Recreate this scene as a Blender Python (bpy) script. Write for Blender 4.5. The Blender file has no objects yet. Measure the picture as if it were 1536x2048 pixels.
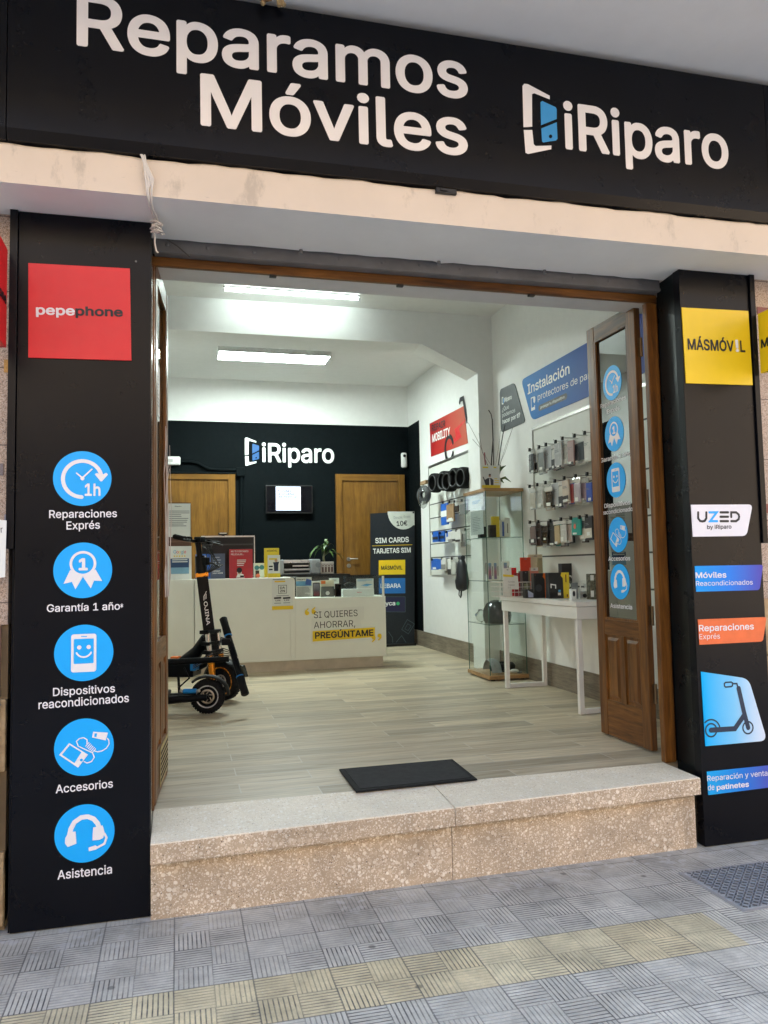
import bpy, math, random, os
from mathutils import Vector as V, Matrix
from mathutils.geometry import interpolate_bezier, delaunay_2d_cdt
random.seed(7)
S = bpy.context.scene
COL = S.collection
# ------------------------------------------------------------------ camera
EYE = .98                                   # eye height above the shop floor
YAW, PITCH, ROLL, FPX = .256348, .0694825, -.0190973, 1579.08
fw = V((math.sin(YAW)*math.cos(PITCH), math.cos(YAW)*math.cos(PITCH), math.sin(PITCH)))
r0 = V((math.cos(YAW), -math.sin(YAW), 0)); u0 = r0.cross(fw)
RT = r0*math.cos(ROLL)+u0*math.sin(ROLL); UP = -r0*math.sin(ROLL)+u0*math.cos(ROLL)
CAM = V((0, 0, EYE))
cd = bpy.data.cameras.new('camera'); cam = bpy.data.objects.new('camera', cd); COL.objects.link(cam)
cam.matrix_world = Matrix(((RT.x, UP.x, -fw.x, 0), (RT.y, UP.y, -fw.y, 0), (RT.z, UP.z, -fw.z, EYE), (0, 0, 0, 1)))
cd.sensor_fit = 'HORIZONTAL'; cd.sensor_width = 36; cd.lens = 36*FPX/1536; cd.clip_start = .05; cd.clip_end = 500
S.camera = cam
S.cycles.transparent_max_bounces = 32; S.cycles.max_bounces = 12; S.cycles.diffuse_bounces = 6
# ------------------------------------------------------------------ sky, sun, exposure
EL, AZ = math.radians(38), math.radians(12)   # the sun stands behind the shop building and lights the far side of the street
w = bpy.data.worlds.new('World'); S.world = w; w.use_nodes = True
nt = w.node_tree; sk = nt.nodes.new('ShaderNodeTexSky'); sk.sky_type = 'NISHITA'; sk.sun_disc = False
sk.sun_elevation = EL; sk.sun_rotation = AZ
nt.links.new(sk.outputs[0], nt.nodes['Background'].inputs[0]); nt.nodes['Background'].inputs[1].default_value = .15
sd = bpy.data.lights.new('sun', 'SUN'); sd.energy = 3.4; sd.angle = math.radians(.5); sd.color = (1, .95, .86)
so = bpy.data.objects.new('sun', sd); COL.objects.link(so)
sdir = V((math.sin(AZ)*math.cos(EL), math.cos(AZ)*math.cos(EL), math.sin(EL)))
so.rotation_euler = sdir.to_track_quat('Z', 'Y').to_euler()
S.view_settings.view_transform = 'Standard'; S.view_settings.look = 'None'; S.view_settings.gamma = 1
S.view_settings.exposure = 2.4
LED = 19.0
# ------------------------------------------------------------------ geometry helpers
def ray(u, v): return RT*((u-768)/FPX) - UP*((v-1024)/FPX) + fw
def at(u, v, ax, val):                       # where the line of sight through a photo pixel meets a plane of the building
    d = ray(u, v); i = 'xyz'.index(ax); return CAM + d*((val-CAM[i])/d[i])
BASE = {}
class MB:
    def __init__(s): s.v = []; s.f = []; s.m = []; s.sm = []
    def add(s, vs, fs, m=0, smooth=False):
        k = len(s.v); s.v += [V(p) for p in vs]
        for f in fs: s.f.append([i+k for i in f]); s.m.append(m); s.sm.append(smooth)
        return s
    def box(s, x0, x1, y0, y1, z0, z1, m=0):
        return s.add([(x, y, z) for z in (z0, z1) for y in (y0, y1) for x in (x0, x1)],
                     [(0, 2, 3, 1), (4, 5, 7, 6), (0, 1, 5, 4), (2, 6, 7, 3), (0, 4, 6, 2), (1, 3, 7, 5)], m)
    def obox(s, c, ax, ay, az, m=0):         # half axes
        c, ax, ay, az = V(c), V(ax), V(ay), V(az)
        return s.add([c+ax*i+ay*j+az*k for k in (-1, 1) for j in (-1, 1) for i in (-1, 1)],
                     [(0, 2, 3, 1), (4, 5, 7, 6), (0, 1, 5, 4), (2, 6, 7, 3), (0, 4, 6, 2), (1, 3, 7, 5)], m)
    def prism(s, pts, vec, m=0):
        n = len(pts); vec = V(vec); p = [V(q) for q in pts]
        return s.add(p+[q+vec for q in p], [tuple(range(n))[::-1], tuple(range(n, 2*n))]+[(i, (i+1) % n, n+(i+1) % n, n+i) for i in range(n)], m)
    def tube(s, pts, r, n=8, m=0, closed=False):
        P = [V(p) for p in pts]; N = len(P); R = r if isinstance(r, (list, tuple)) else [r]*N
        vs = []; up = None
        for i in range(N):
            a = P[(i-1) % N] if (closed or i) else P[0]; b = P[(i+1) % N] if (closed or i < N-1) else P[-1]
            t = (b-a).normalized()
            if up is None: up = V((0, 0, 1)) if abs(t.z) < .9 else V((1, 0, 0))
            e = t.cross(up).normalized(); up = e.cross(t).normalized()
            vs += [P[i]+(e*math.cos(q)+up*math.sin(q))*R[i] for q in [2*math.pi*k/n for k in range(n)]]
        fs = [(i*n+k, i*n+(k+1) % n, ((i+1) % N)*n+(k+1) % n, ((i+1) % N)*n+k) for i in range(N if closed else N-1) for k in range(n)]
        if not closed:
            k = len(vs); vs2 = vs[:n]+vs[-n:]
            s.add(vs, fs, m, True); s.add(vs2, [tuple(range(n))[::-1], tuple(range(n, 2*n))], m)
            return s
        return s.add(vs, fs, m, True)
    def cyl(s, a, b, r, n=20, m=0, r2=None): return s.tube([a, b], [r, r if r2 is None else r2], n, m)
    def lathe(s, prof, c, axis, n=28, m=0, smooth=True):   # prof: (radius, height along axis)
        c = V(c); axis = V(axis).normalized(); e = axis.orthogonal().normalized(); g = axis.cross(e); k = len(prof)
        vs = [c+axis*h+(e*math.cos(q)+g*math.sin(q))*r for r, h in prof for q in [2*math.pi*i/n for i in range(n)]]
        return s.add(vs, [(j*n+i, j*n+(i+1) % n, (j+1)*n+(i+1) % n, (j+1)*n+i) for j in range(k-1) for i in range(n)], m, smooth)
    def ball(s, c, r, n=12, m=0, sc=(1, 1, 1)):
        h = n//2; vs = []
        for j in range(h+1):
            a = math.pi*j/h
            for i in range(n):
                q = 2*math.pi*i/n; vs.append(V(c)+V((math.sin(a)*math.cos(q)*sc[0], math.sin(a)*math.sin(q)*sc[1], math.cos(a)*sc[2]))*r)
        return s.add(vs, [(j*n+i, (j+1)*n+i, (j+1)*n+(i+1) % n, j*n+(i+1) % n) for j in range(h) for i in range(n)], m, True)
    def build(s, name, mat, parent=None, base=None, bevel=0):
        b = BASE[parent.name] if parent else V(base or (0, 0, 0))
        me = bpy.data.meshes.new(name); me.from_pydata([p-b for p in s.v], [], s.f)
        for mt in (mat if isinstance(mat, list) else [mat]): me.materials.append(mt)
        me.polygons.foreach_set('material_index', s.m); me.polygons.foreach_set('use_smooth', s.sm); me.update()
        o = bpy.data.objects.new(name, me); COL.objects.link(o)
        if parent: o.parent = parent
        else: o.location = b
        BASE[o.name] = b
        if bevel:
            md = o.modifiers.new('edge', 'BEVEL'); md.width = bevel; md.segments = 2; md.limit_method = 'ANGLE'; md.angle_limit = .7
        return o
def box(*a): return MB().box(*a)
def tag(o, label, cat, group=None):
    o['label'] = label; o['category'] = cat
    if group: o['group'] = group
    return o
def thing(name, label, cat, base, group=None):
    o = bpy.data.objects.new(name, None); COL.objects.link(o); o.location = base; o.empty_display_size = .05
    BASE[o.name] = V(base); return tag(o, label, cat, group)
def struct(mb, name, mat): o = mb.build(name, mat); o['kind'] = 'structure'; return o
def dup(o, delta, label, group=None):        # copy of a thing, its parts and sub-parts
    def cp(a, par):
        c = a.copy(); COL.objects.link(c)
        if par: c.parent = par
        for k in a.children: cp(k, c)
        return c
    c = cp(o, None); c.location = o.location+V(delta); c['label'] = label
    if group: c['group'] = group
    return c
# ------------------------------------------------------------------ flat graphics and lettering
class Fr:                                    # a flat surface with its own 2-D coordinates
    def __init__(s, o, ex, ey): s.o = V(o); s.ex = V(ex); s.ey = V(ey); s.n = s.ex.cross(s.ey).normalized()
    def P(s, a, b, c=0): return s.o+s.ex*a+s.ey*b+s.n*c
    def uv(s, u, v):
        d = ray(u, v); t = (s.o-CAM).dot(s.n)/d.dot(s.n); p = CAM+d*t-s.o
        return (p.dot(s.ex)/s.ex.length_squared, p.dot(s.ey)/s.ey.length_squared)
    def q(s, *px): return [s.uv(u, v) for u, v in px]
def FY(y): return Fr((0, y, 0), (1, 0, 0), (0, 0, 1))
def FXr(x): return Fr((x, 0, 0), (0, -1, 0), (0, 0, 1))      # faces -x
class G:                                     # decal shapes on a frame; each laid a hair above the one before
    def __init__(s, fr, off=.0012, map=None): s.fr = fr; s.c = off; s.mb = MB(); s.map = map or (lambda p: p)
    def pl(s, pts):
        s.c += .00006; n = len(pts)
        s.mb.add([s.fr.P(*s.map(p), s.c) for p in pts], [tuple(range(n))]); return s
    def rect(s, a0, b0, a1, b1): return s.pl([(a0, b0), (a1, b0), (a1, b1), (a0, b1)])
    def disc(s, c, r, n=48): return s.pl([(c[0]+r*math.cos(2*math.pi*i/n), c[1]+r*math.sin(2*math.pi*i/n)) for i in range(n)])
    def rrect(s, a0, b0, a1, b1, r, n=6):
        p = []
        for cx, cy, st in ((a1-r, b1-r, 0), (a0+r, b1-r, 90), (a0+r, b0+r, 180), (a1-r, b0+r, 270)):
            p += [(cx+r*math.cos(math.radians(st+90*i/n)), cy+r*math.sin(math.radians(st+90*i/n))) for i in range(n+1)]
        return s.pl(p)
    def stroke(s, pts, w, closed=False, cap=True):
        s.c += .00006; P = [V(p).to_2d() if len(p) == 3 else V(p) for p in pts]; N = len(P); L = []; R = []
        for i in range(N):
            a = P[(i-1) % N] if (closed or i) else P[0]; b = P[(i+1) % N] if (closed or i < N-1) else P[-1]
            t0 = (P[i]-a) if (P[i]-a).length > 1e-9 else (b-P[i]); t1 = (b-P[i]) if (b-P[i]).length > 1e-9 else t0
            t0 = t0.normalized(); t1 = t1.normalized(); m = V((-t0.y-t1.y, t0.x+t1.x))
            m = m.normalized() if m.length > 1e-6 else V((-t0.y, t0.x)); k = max(.4, m.dot(V((-t0.y, t0.x))))
            L.append(P[i]+m*(w/2/k)); R.append(P[i]-m*(w/2/k))
        vs = [s.fr.P(*s.map(p), s.c) for p in L+R]
        s.mb.add(vs, [(i, N+i, N+(i+1) % N, (i+1) % N) for i in range(N if closed else N-1)])
        if cap and not closed:
            for c, t in ((P[0], (P[0]-P[1]).normalized()), (P[-1], (P[-1]-P[-2]).normalized())):
                n2 = V((-t.y, t.x)); q = [c+(n2*math.cos(math.pi*i/8)+t*math.sin(math.pi*i/8))*(w/2) for i in range(9)]
                s.mb.add([s.fr.P(*s.map(p), s.c) for p in q], [tuple(range(9))[::-1]])
        return s
    def arc(s, c, r, a0, a1, w, n=30, cap=True):
        return s.stroke([(c[0]+r*math.cos(math.radians(a0+(a1-a0)*i/n)), c[1]+r*math.sin(math.radians(a0+(a1-a0)*i/n))) for i in range(n+1)], w, cap=cap)
    def ring(s, c, r, w, n=40): return s.stroke([(c[0]+r*math.cos(2*math.pi*i/n), c[1]+r*math.sin(2*math.pi*i/n)) for i in range(n)], w, closed=True)
    def bars(s, a0, b0, a1, b1, n, fill=.45, seed=0):
        rr = random.Random(seed); h = (b1-b0)/n
        for i in range(n):
            e = a0+(a1-a0)*rr.uniform(.55, 1); z = b1-h*(i+1); s.rect(a0, z+h*(1-fill)/2, e, z+h*(1+fill)/2)
        return s
    def build(s, name, mat, parent=None, base=None): return s.mb.build(name, mat, parent, base)
FONT = None
try:
    fp = os.path.join(bpy.utils.system_resource('DATAFILES'), 'fonts', 'Inter.woff2')
    if os.path.exists(fp): FONT = bpy.data.fonts.load(fp)
except Exception: FONT = None
TEXTS = []
def text(fr, s, L, R, cap, mat, parent, bold=0, off=.0016, name='lettering', map=None, bend=0):
    """letters from baseline point L to baseline point R (2-D on the frame), capital height cap"""
    cu = bpy.data.curves.new('t', 'FONT'); cu.body = s; cu.resolution_u = 3
    if FONT: cu.font = FONT
    o = bpy.data.objects.new('t', cu); COL.objects.link(o)
    TEXTS.append((o, fr, L, R, cap, mat, parent, off, name, bold))
def ptext(fr, s, pL, pR, vtop, mat, parent, bold=0, **k):
    L = fr.uv(*pL); R = fr.uv(*pR); T = fr.uv(pL[0], vtop); text(fr, s, L, R, abs(T[1]-L[1]), mat, parent, bold, **k)
def outlines(o, dg):
    """letters of a text object as filled pieces: one per closed outline, with the holes inside it"""
    cu = o.to_curve(dg, apply_modifiers=False); loops = []
    for sp in cu.splines:
        P = []
        if sp.type == 'BEZIER':
            q = sp.bezier_points; n = len(q)
            for i in range(n if sp.use_cyclic_u else n-1):
                c, d = q[i], q[(i+1) % n]; st = (c.handle_right-c.co).length+(d.co-d.handle_left).length > 1e-4 and abs((c.handle_right-c.co).cross(d.co-c.co).z)+abs((d.handle_left-d.co).cross(d.co-c.co).z) > 1e-5
                P += [p.to_2d() for p in interpolate_bezier(c.co, c.handle_right, d.handle_left, d.co, 6 if st else 2)[:-1]]
        else: P = [V((p.co.x, p.co.y)) for p in sp.points]
        if len(P) > 2: loops.append((P, sum(P[i-1].x*P[i].y-P[i].x*P[i-1].y for i in range(len(P)))/2))
    o.to_curve_clear()
    # group outlines letter by letter, then fill by winding number so overlapping strokes of one letter join
    loops = sorted(((min(p.x for p in P), max(p.x for p in P), P) for P, ar in loops), key=lambda l: l[0]); groups = []
    for x0, x1, P in loops:
        if groups and x0 < groups[-1][0]-1e-4: groups[-1][0] = max(groups[-1][0], x1); groups[-1][1].append(P)
        else: groups.append([x1, [P]])
    out = []
    for _, Ps in groups:
        vs = []; es = []
        for P in Ps: k = len(vs); vs += P; es += [(k+i, k+(i+1) % len(P)) for i in range(len(P))]
        v2, _e, f2 = delaunay_2d_cdt(vs, es, [], 0, 1e-5)[:3]; ts = []
        for f in f2:
            c = (v2[f[0]]+v2[f[1]]+v2[f[2]])/3; wn = 0
            for i, j in es:
                p, q = vs[i], vs[j]
                if (p.y > c.y) != (q.y > c.y):
                    if c.x < (q.x-p.x)*(c.y-p.y)/(q.y-p.y)+p.x: wn += 1 if q.y > p.y else -1
            if wn: ts.append(tuple(f))
        out.append((v2, ts))
    return out
def finish_texts():
    cu = bpy.data.curves.new('t', 'FONT'); cu.body = 'H'
    if FONT: cu.font = FONT
    ho = bpy.data.objects.new('t', cu); COL.objects.link(ho)
    bpy.context.view_layer.update(); dg = bpy.context.evaluated_depsgraph_get()
    CAPH = max(p.y for P, t in outlines(ho, dg) for p in P); bpy.data.objects.remove(ho)
    for o, fr, L, R, cap, mat, parent, off, name, bold in TEXTS:
        pcs = outlines(o, dg)
        if not pcs: continue
        r = max(0, bold)*CAPH*1.4; xs = [p.x for P, t in pcs for p in P]; x0, x1 = min(xs)-r, max(xs)+r
        L = V(L); R = V(R); d = (R-L)/(x1-x0); u = V((-d.y, d.x)).normalized()*(cap/(CAPH+r)); mb = MB(); e = min(.00004, cap*.0004); k = 0
        shifts = [(0, 0)]+([(r*math.cos(q*math.pi/5), r*math.sin(q*math.pi/5)) for q in range(10)] if r else [])   # heavier strokes
        for sx, sy in shifts:
            for j, (P, t) in enumerate(pcs):
                k += 1; mb.add([fr.P(*(L+d*(v.x+sx-x0)+u*(v.y+sy)), off-(k % 37)*e) for v in P], t)
        mb.build(name, mat, parent)
    for t in TEXTS: bpy.data.objects.remove(t[0])
# ------------------------------------------------------------------ materials
class N:                                     # small wrapper round a node tree
    def __init__(s, name):
        s.mat = bpy.data.materials.new(name); s.mat.use_nodes = True; s.t = s.mat.node_tree; s.b = s.t.nodes['Principled BSDF']; s.out = s.t.nodes['Material Output']
        s._co = None
    def n(s, ty, **k):
        x = s.t.nodes.new('ShaderNode'+ty)
        for a, b in k.items(): setattr(x, a, b)
        return x
    def l(s, a, b): s.t.links.new(a, b)
    def put(s, sock, val):
        if hasattr(val, 'is_output') or isinstance(val, bpy.types.NodeSocket): s.l(val, sock)
        else: sock.default_value = val
    def co(s, kind='Object'): return s.n('TexCoord').outputs[kind]
    def mapping(s, scale=(1, 1, 1), rot=(0, 0, 0), loc=(0, 0, 0), src=None):
        m = s.n('Mapping'); m.inputs['Scale'].default_value = scale; m.inputs['Rotation'].default_value = rot; m.inputs['Location'].default_value = loc
        s.l(src or s.co(), m.inputs[0]); return m.outputs[0]
    def noise(s, scale, vec=None, detail=4, rough=.55, dist=0):
        x = s.n('TexNoise'); x.inputs['Scale'].default_value = scale; x.inputs['Detail'].default_value = detail; x.inputs['Roughness'].default_value = rough; x.inputs['Distortion'].default_value = dist
        s.l(vec or s.co(), x.inputs['Vector']); return x.outputs['Fac']
    def vor(s, scale, vec=None, feature='F1', rnd=1):
        x = s.n('TexVoronoi', feature=feature); x.inputs['Scale'].default_value = scale; x.inputs['Randomness'].default_value = rnd
        s.l(vec or s.co(), x.inputs['Vector']); return x
    def ramp(s, fac, *stops, interp='LINEAR'):
        x = s.n('ValToRGB'); cr = x.color_ramp; cr.interpolation = interp
        while len(cr.elements) < len(stops): cr.elements.new(.5)
        for e, (p, c) in zip(cr.elements, stops): e.position = p; e.color = (*c, 1) if not isinstance(c, (int, float)) else (c, c, c, 1)
        s.put(x.inputs[0], fac); return x.outputs[0]
    def mix(s, fac, a, b, mode='MIX'):
        x = s.n('Mix', data_type='RGBA', blend_type=mode); s.put(x.inputs[0], fac)
        for sock, v in ((x.inputs[6], a), (x.inputs[7], b)): s.put(sock, (*v, 1) if isinstance(v, tuple) and len(v) == 3 else v)
        return x.outputs[2]
    def math(s, op, a, b=0, c=0):
        x = s.n('Math', operation=op); s.put(x.inputs[0], a); s.put(x.inputs[1], b); s.put(x.inputs[2], c); return x.outputs[0]
    def sep(s, vec): x = s.n('SeparateXYZ'); s.l(vec, x.inputs[0]); return x.outputs
    def bump(s, h, strength=.3, dist=.002):
        x = s.n('Bump'); x.inputs['Strength'].default_value = strength; x.inputs['Distance'].default_value = dist; s.l(h, x.inputs['Height']); s.l(x.outputs[0], s.b.inputs['Normal'])
    def setp(s, **k):
        for a, b in k.items(): s.put(s.b.inputs[a.replace('_', ' ')], (*b, 1) if isinstance(b, tuple) and len(b) == 3 else b)
        return s
MC = {}
def M(name, col, rough=.5, metal=0, var=.08, scale=14, bump=0, bscale=120, coat=0, spec=.5):
    if name in MC: return MC[name]
    n = N(name); f = n.noise(scale)
    lo = tuple(max(0, c*(1-var)) for c in col); hi = tuple(min(1, c*(1+var)) for c in col)
    n.l(n.ramp(f, (.3, lo), (.7, hi)), n.b.inputs['Base Color'])
    n.l(n.ramp(n.noise(scale*2.3), (.3, max(.02, rough-.05)), (.7, min(1, rough+.06))), n.b.inputs['Roughness'])
    n.setp(Metallic=metal, Specular_IOR_Level=spec)
    if coat: n.setp(Coat_Weight=coat, Coat_Roughness=.15)
    if bump: n.bump(n.noise(bscale, detail=6), .4, bump)
    MC[name] = n.mat; return n.mat
def emis(name, col, st):
    n = N(name); n.setp(Base_Color=col, Emission_Color=col, Emission_Strength=st); return n.mat
def glass(name, tint=(.93, .97, .95), refl=1.0):
    n = N(name); n.t.nodes.remove(n.b)                # a thin pane: Schlick reflection over plain transparency, the same from both sides
    tr = n.n('BsdfTransparent'); tr.inputs[0].default_value = (*tint, 1); gl = n.n('BsdfGlossy'); gl.inputs['Roughness'].default_value = .01
    fr = n.n('LayerWeight'); fr.inputs[0].default_value = .5; mx = n.n('MixShader'); n.l(n.math('MULTIPLY', n.math('ADD', n.math('MULTIPLY', n.math('POWER', fr.outputs['Facing'], 5.0), .96), .035), refl*.7), mx.inputs[0]); n.l(tr.outputs[0], mx.inputs[1]); n.l(gl.outputs[0], mx.inputs[2]); n.l(mx.outputs[0], n.out.inputs[0]); return n.mat
def gradm(name, stops, p0, p1, ax='x', rough=.4):   # printed colour gradient across a sign, in object coordinates from p0 to p1
    n = N(name); c = n.sep(n.co())['XYZ'.index(ax.upper())]
    f = n.math('DIVIDE', n.math('SUBTRACT', c, p0), p1-p0); n.l(n.ramp(f, *stops), n.b.inputs['Base Color']); n.setp(Roughness=max(rough, .5), Specular_IOR_Level=.2); return n.mat
def m_pavement():
    n = N('pavement tile'); T = .2456; x, y, z = n.sep(n.co())
    x = n.math('ADD', x, n.math('MULTIPLY', n.math('SUBTRACT', n.noise(4.0, detail=3), .5), .005)); y = n.math('ADD', y, n.math('MULTIPLY', n.math('SUBTRACT', n.noise(4.6, detail=3), .5), .005))
    sx = n.math('DIVIDE', n.math('SUBTRACT', x, .724-T*40), T/2); sy = n.math('DIVIDE', n.math('SUBTRACT', y, 2.650-.2640*40), .132)
    fx = n.math('FRACT', sx); fy = n.math('FRACT', sy); par = n.math('MODULO', n.math('ADD', n.math('FLOOR', sx), n.math('FLOOR', sy)), 2.0)
    par = n.math('GREATER_THAN', par, .5)
    K = 8.0
    sel = n.math('ADD', n.math('MULTIPLY', fx, n.math('SUBTRACT', 1.0, par)), n.math('MULTIPLY', fy, par))
    wn2 = n.n('TexWhiteNoise', noise_dimensions='2D'); cid = n.n('CombineXYZ'); n.l(n.math('FLOOR', sx), cid.inputs[0]); n.l(n.math('FLOOR', sy), cid.inputs[1]); n.l(cid.outputs[0], wn2.inputs[0])
    wob = n.math('MULTIPLY', n.math('SUBTRACT', n.noise(40, detail=3), .5), .05)
    st = n.math('ABSOLUTE', n.math('SUBTRACT', n.math('FRACT', n.math('ADD', n.math('MULTIPLY', sel, K), wob)), .5))     # 0 = ridge centre, .5 = groove
    gro = n.ramp(st, (.31, 0.0), (.41, 1.0))
    def edge(f, wd): return n.math('GREATER_THAN', n.math('ABSOLUTE', n.math('SUBTRACT', f, .5)), .5-wd)
    sq = n.math('MAXIMUM', edge(fx, .025), edge(fy, .025))
    tx = n.math('FRACT', n.math('DIVIDE', sx, 2.0)); ty = n.math('FRACT', n.math('DIVIDE', sy, 2.0))
    joint = n.math('MAXIMUM', edge(tx, .011), edge(ty, .011))
    wear = n.ramp(n.noise(3.2, detail=6, rough=.65), (.32, 0.25), (.54, 1.0))
    wear2 = n.ramp(n.noise(17, detail=5), (.3, 0.45), (.62, 1.0))
    near = n.math('MULTIPLY', n.math('SUBTRACT', 3.20, y), 3.2)           # ridges are worn flat close to the step
    near = n.ramp(near, (0.0, .32), (.7, 1.0))
    # per-tile tone
    tid = n.n('CombineXYZ'); n.l(n.math('FLOOR', n.math('DIVIDE', sx, 2.0)), tid.inputs[0]); n.l(n.math('FLOOR', n.math('DIVIDE', sy, 2.0)), tid.inputs[1])
    wn = n.n('TexWhiteNoise', noise_dimensions='2D'); n.l(tid.outputs[0], wn.inputs[0])
    yel = n.math('MULTIPLY', n.math('MULTIPLY', n.math('GREATER_THAN', y, 2.650-.264), n.math('LESS_THAN', y, 2.650)), n.math('LESS_THAN', x, 1.886))
    grey = n.mix(wn.outputs[0], (.66, .635, .555), (.80, .765, .665)); yl = n.mix(wn.outputs[0], (.79, .67, .42), (.83, .73, .48))
    base = n.mix(yel, grey, yl)
    blotch = n.ramp(n.noise(5.5, detail=7, rough=.7), (.30, .60), (.70, 1.12)); base = n.mix(1.0, base, blotch, 'MULTIPLY')
    fine = n.ramp(n.noise(240, detail=3), (.2, .84), (.8, 1.1)); base = n.mix(1.0, base, fine, 'MULTIPLY')
    chew = n.vor(5.3); spot = n.ramp(chew.outputs['Distance'], (.05, .45), (.085, 1.0)); base = n.mix(1.0, base, spot, 'MULTIPLY')
    dirt = n.math('MULTIPLY', n.math('MULTIPLY', gro, n.math('MULTIPLY', n.math('MULTIPLY', wear, wear2), n.ramp(wn2.outputs[0], (0, .35), (.6, 1.0)))), n.math('MULTIPLY', near, 1.0))
    base = n.mix(dirt, base, (.085, .08, .075)); base = n.mix(n.math('MULTIPLY', sq, .16), base, (.11, .105, .10)); base = n.mix(n.math('MULTIPLY', joint, .46), base, (.10, .095, .09))
    stn = n.ramp(n.noise(1.7, detail=8, rough=.72), (.48, 1.0), (.72, .74)); base = n.mix(1.0, base, stn, 'MULTIPLY'); grime = n.ramp(n.math('MULTIPLY', n.math('SUBTRACT', y, 2.55), 1.6), (0, 1.0), (1, .74)); base = n.mix(1.0, base, grime, 'MULTIPLY')
    speck = n.vor(38); base = n.mix(n.ramp(speck.outputs['Distance'], (.05, .8), (.08, 0.0)), base, n.ramp(wn2.outputs[0], (0, (.08, .075, .07)), (.5, (.16, .15, .14)), (.75, (.7, .68, .64))))
    lime = n.math('MULTIPLY', n.ramp(n.noise(22, detail=6), (.56, 0.0), (.62, 1.0)), n.ramp(n.math('MULTIPLY', n.math('SUBTRACT', y, 2.95), 4.5), (.0, 0.0), (.8, .55)))
    base = n.mix(lime, base, (.5, .5, .5))
    n.l(base, n.b.inputs['Base Color']); n.l(n.ramp(n.noise(30), (.3, .62), (.7, .85)), n.b.inputs['Roughness'])
    h = n.math('SUBTRACT', n.math('SUBTRACT', 1.0, n.math('MULTIPLY', gro, near)), n.math('MULTIPLY', n.math('MAXIMUM', joint, n.math('MULTIPLY', sq, .6)), .8))
    h = n.math('ADD', h, n.math('MULTIPLY', n.noise(120), .18)); n.bump(h, .55, .0022)
    return n.mat
def m_terrazzo(name, matrix, stones, dark, sc=62, rough=.45, bump=.0008, stain=.75, drip_=.74):
    n = N(name); vec = n.mapping(src=n.co()); wv = n.n('VectorMath', operation='ADD'); nz = n.n('TexNoise'); nz.inputs['Scale'].default_value = 25; n.l(vec, nz.inputs['Vector'])
    scl = n.n('VectorMath', operation='SCALE'); n.l(nz.outputs['Color'], scl.inputs[0]); scl.inputs['Scale'].default_value = .012; n.l(vec, wv.inputs[0]); n.l(scl.outputs[0], wv.inputs[1]); vec = wv.outputs[0]
    c = n.mix(n.noise(90, vec, detail=4), tuple(k*.82 for k in matrix), tuple(k*1.12 for k in matrix)); hs = []
    for q, lo, hi in ((sc*3.0, .30, .46), (sc*1.7, .26, .46), (sc, .18, .47)):
        a = n.vor(q, vec); ra = n.n('SeparateColor'); n.l(a.outputs['Color'], ra.inputs[0])
        r = n.math('ADD', lo, n.math('MULTIPLY', ra.outputs[1], hi-lo)); m_ = n.math('MULTIPLY', n.ramp(n.math('SUBTRACT', r, a.outputs['Distance']), (.0, 0.0), (.07, 1.0)), n.math('GREATER_THAN', ra.outputs[2], .14))
        c = n.mix(m_, c, n.ramp(ra.outputs[0], (0, stones[0]), (.35, stones[1]), (.75, stones[2]), (1, stones[1])))
        if q > sc*2: c = n.mix(n.math('MULTIPLY', m_, n.math('GREATER_THAN', ra.outputs[0], .955)), c, dark)
        hs.append(m_)
    c = n.mix(1.0, c, n.ramp(n.noise(6, detail=6), (.3, stain), (.65, 1.05)), 'MULTIPLY')
    pit = n.vor(sc*2.2, n.mapping(src=vec, loc=(.3, .7, .2))); ps = n.n('SeparateColor'); n.l(pit.outputs['Color'], ps.inputs[0]); c = n.mix(n.math('MULTIPLY', n.math('GREATER_THAN', ps.outputs[0], .84), n.ramp(pit.outputs['Distance'], (.16, .85), (.24, 0.0))), c, dark)
    drip = n.ramp(n.noise(1.0, n.mapping((9, 9, .8)), detail=5), (.56, 1.0), (.72, drip_)); c = n.mix(1.0, c, drip, 'MULTIPLY')
    n.l(c, n.b.inputs['Base Color']); n.setp(Roughness=rough); n.bump(n.math('ADD', n.math('ADD', hs[1], hs[2]), n.noise(200)), .4, bump); return n.mat
def m_wood(name, c0, c1, c2, axis='z', rough=.4, sc=1.0, coat=.06):
    n = N(name); s = {'x': (2.2, 30, 30), 'y': (30, 2.2, 30), 'z': (30, 30, 2.2)}[axis]; vec = n.mapping(tuple(k*sc for k in s))
    f = n.noise(1.0, vec, detail=8, rough=.62, dist=.6); g = n.noise(5.0, vec, detail=4, rough=.6)
    c = n.ramp(f, (.28, c0), (.5, c1), (.74, c2)); c = n.mix(1.0, c, n.ramp(g, (.3, .72), (.6, 1.05)), 'MULTIPLY')
    c = n.mix(1.0, c, n.ramp(n.noise(3.0, detail=3), (.3, .78), (.7, 1.12)), 'MULTIPLY')
    n.l(c, n.b.inputs['Base Color']); n.l(n.ramp(g, (.2, rough+.12), (.7, rough-.04)), n.b.inputs['Roughness']); n.setp(Coat_Weight=coat, Coat_Roughness=.3, Specular_IOR_Level=.32); n.bump(g, .25, .0012); return n.mat
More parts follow.
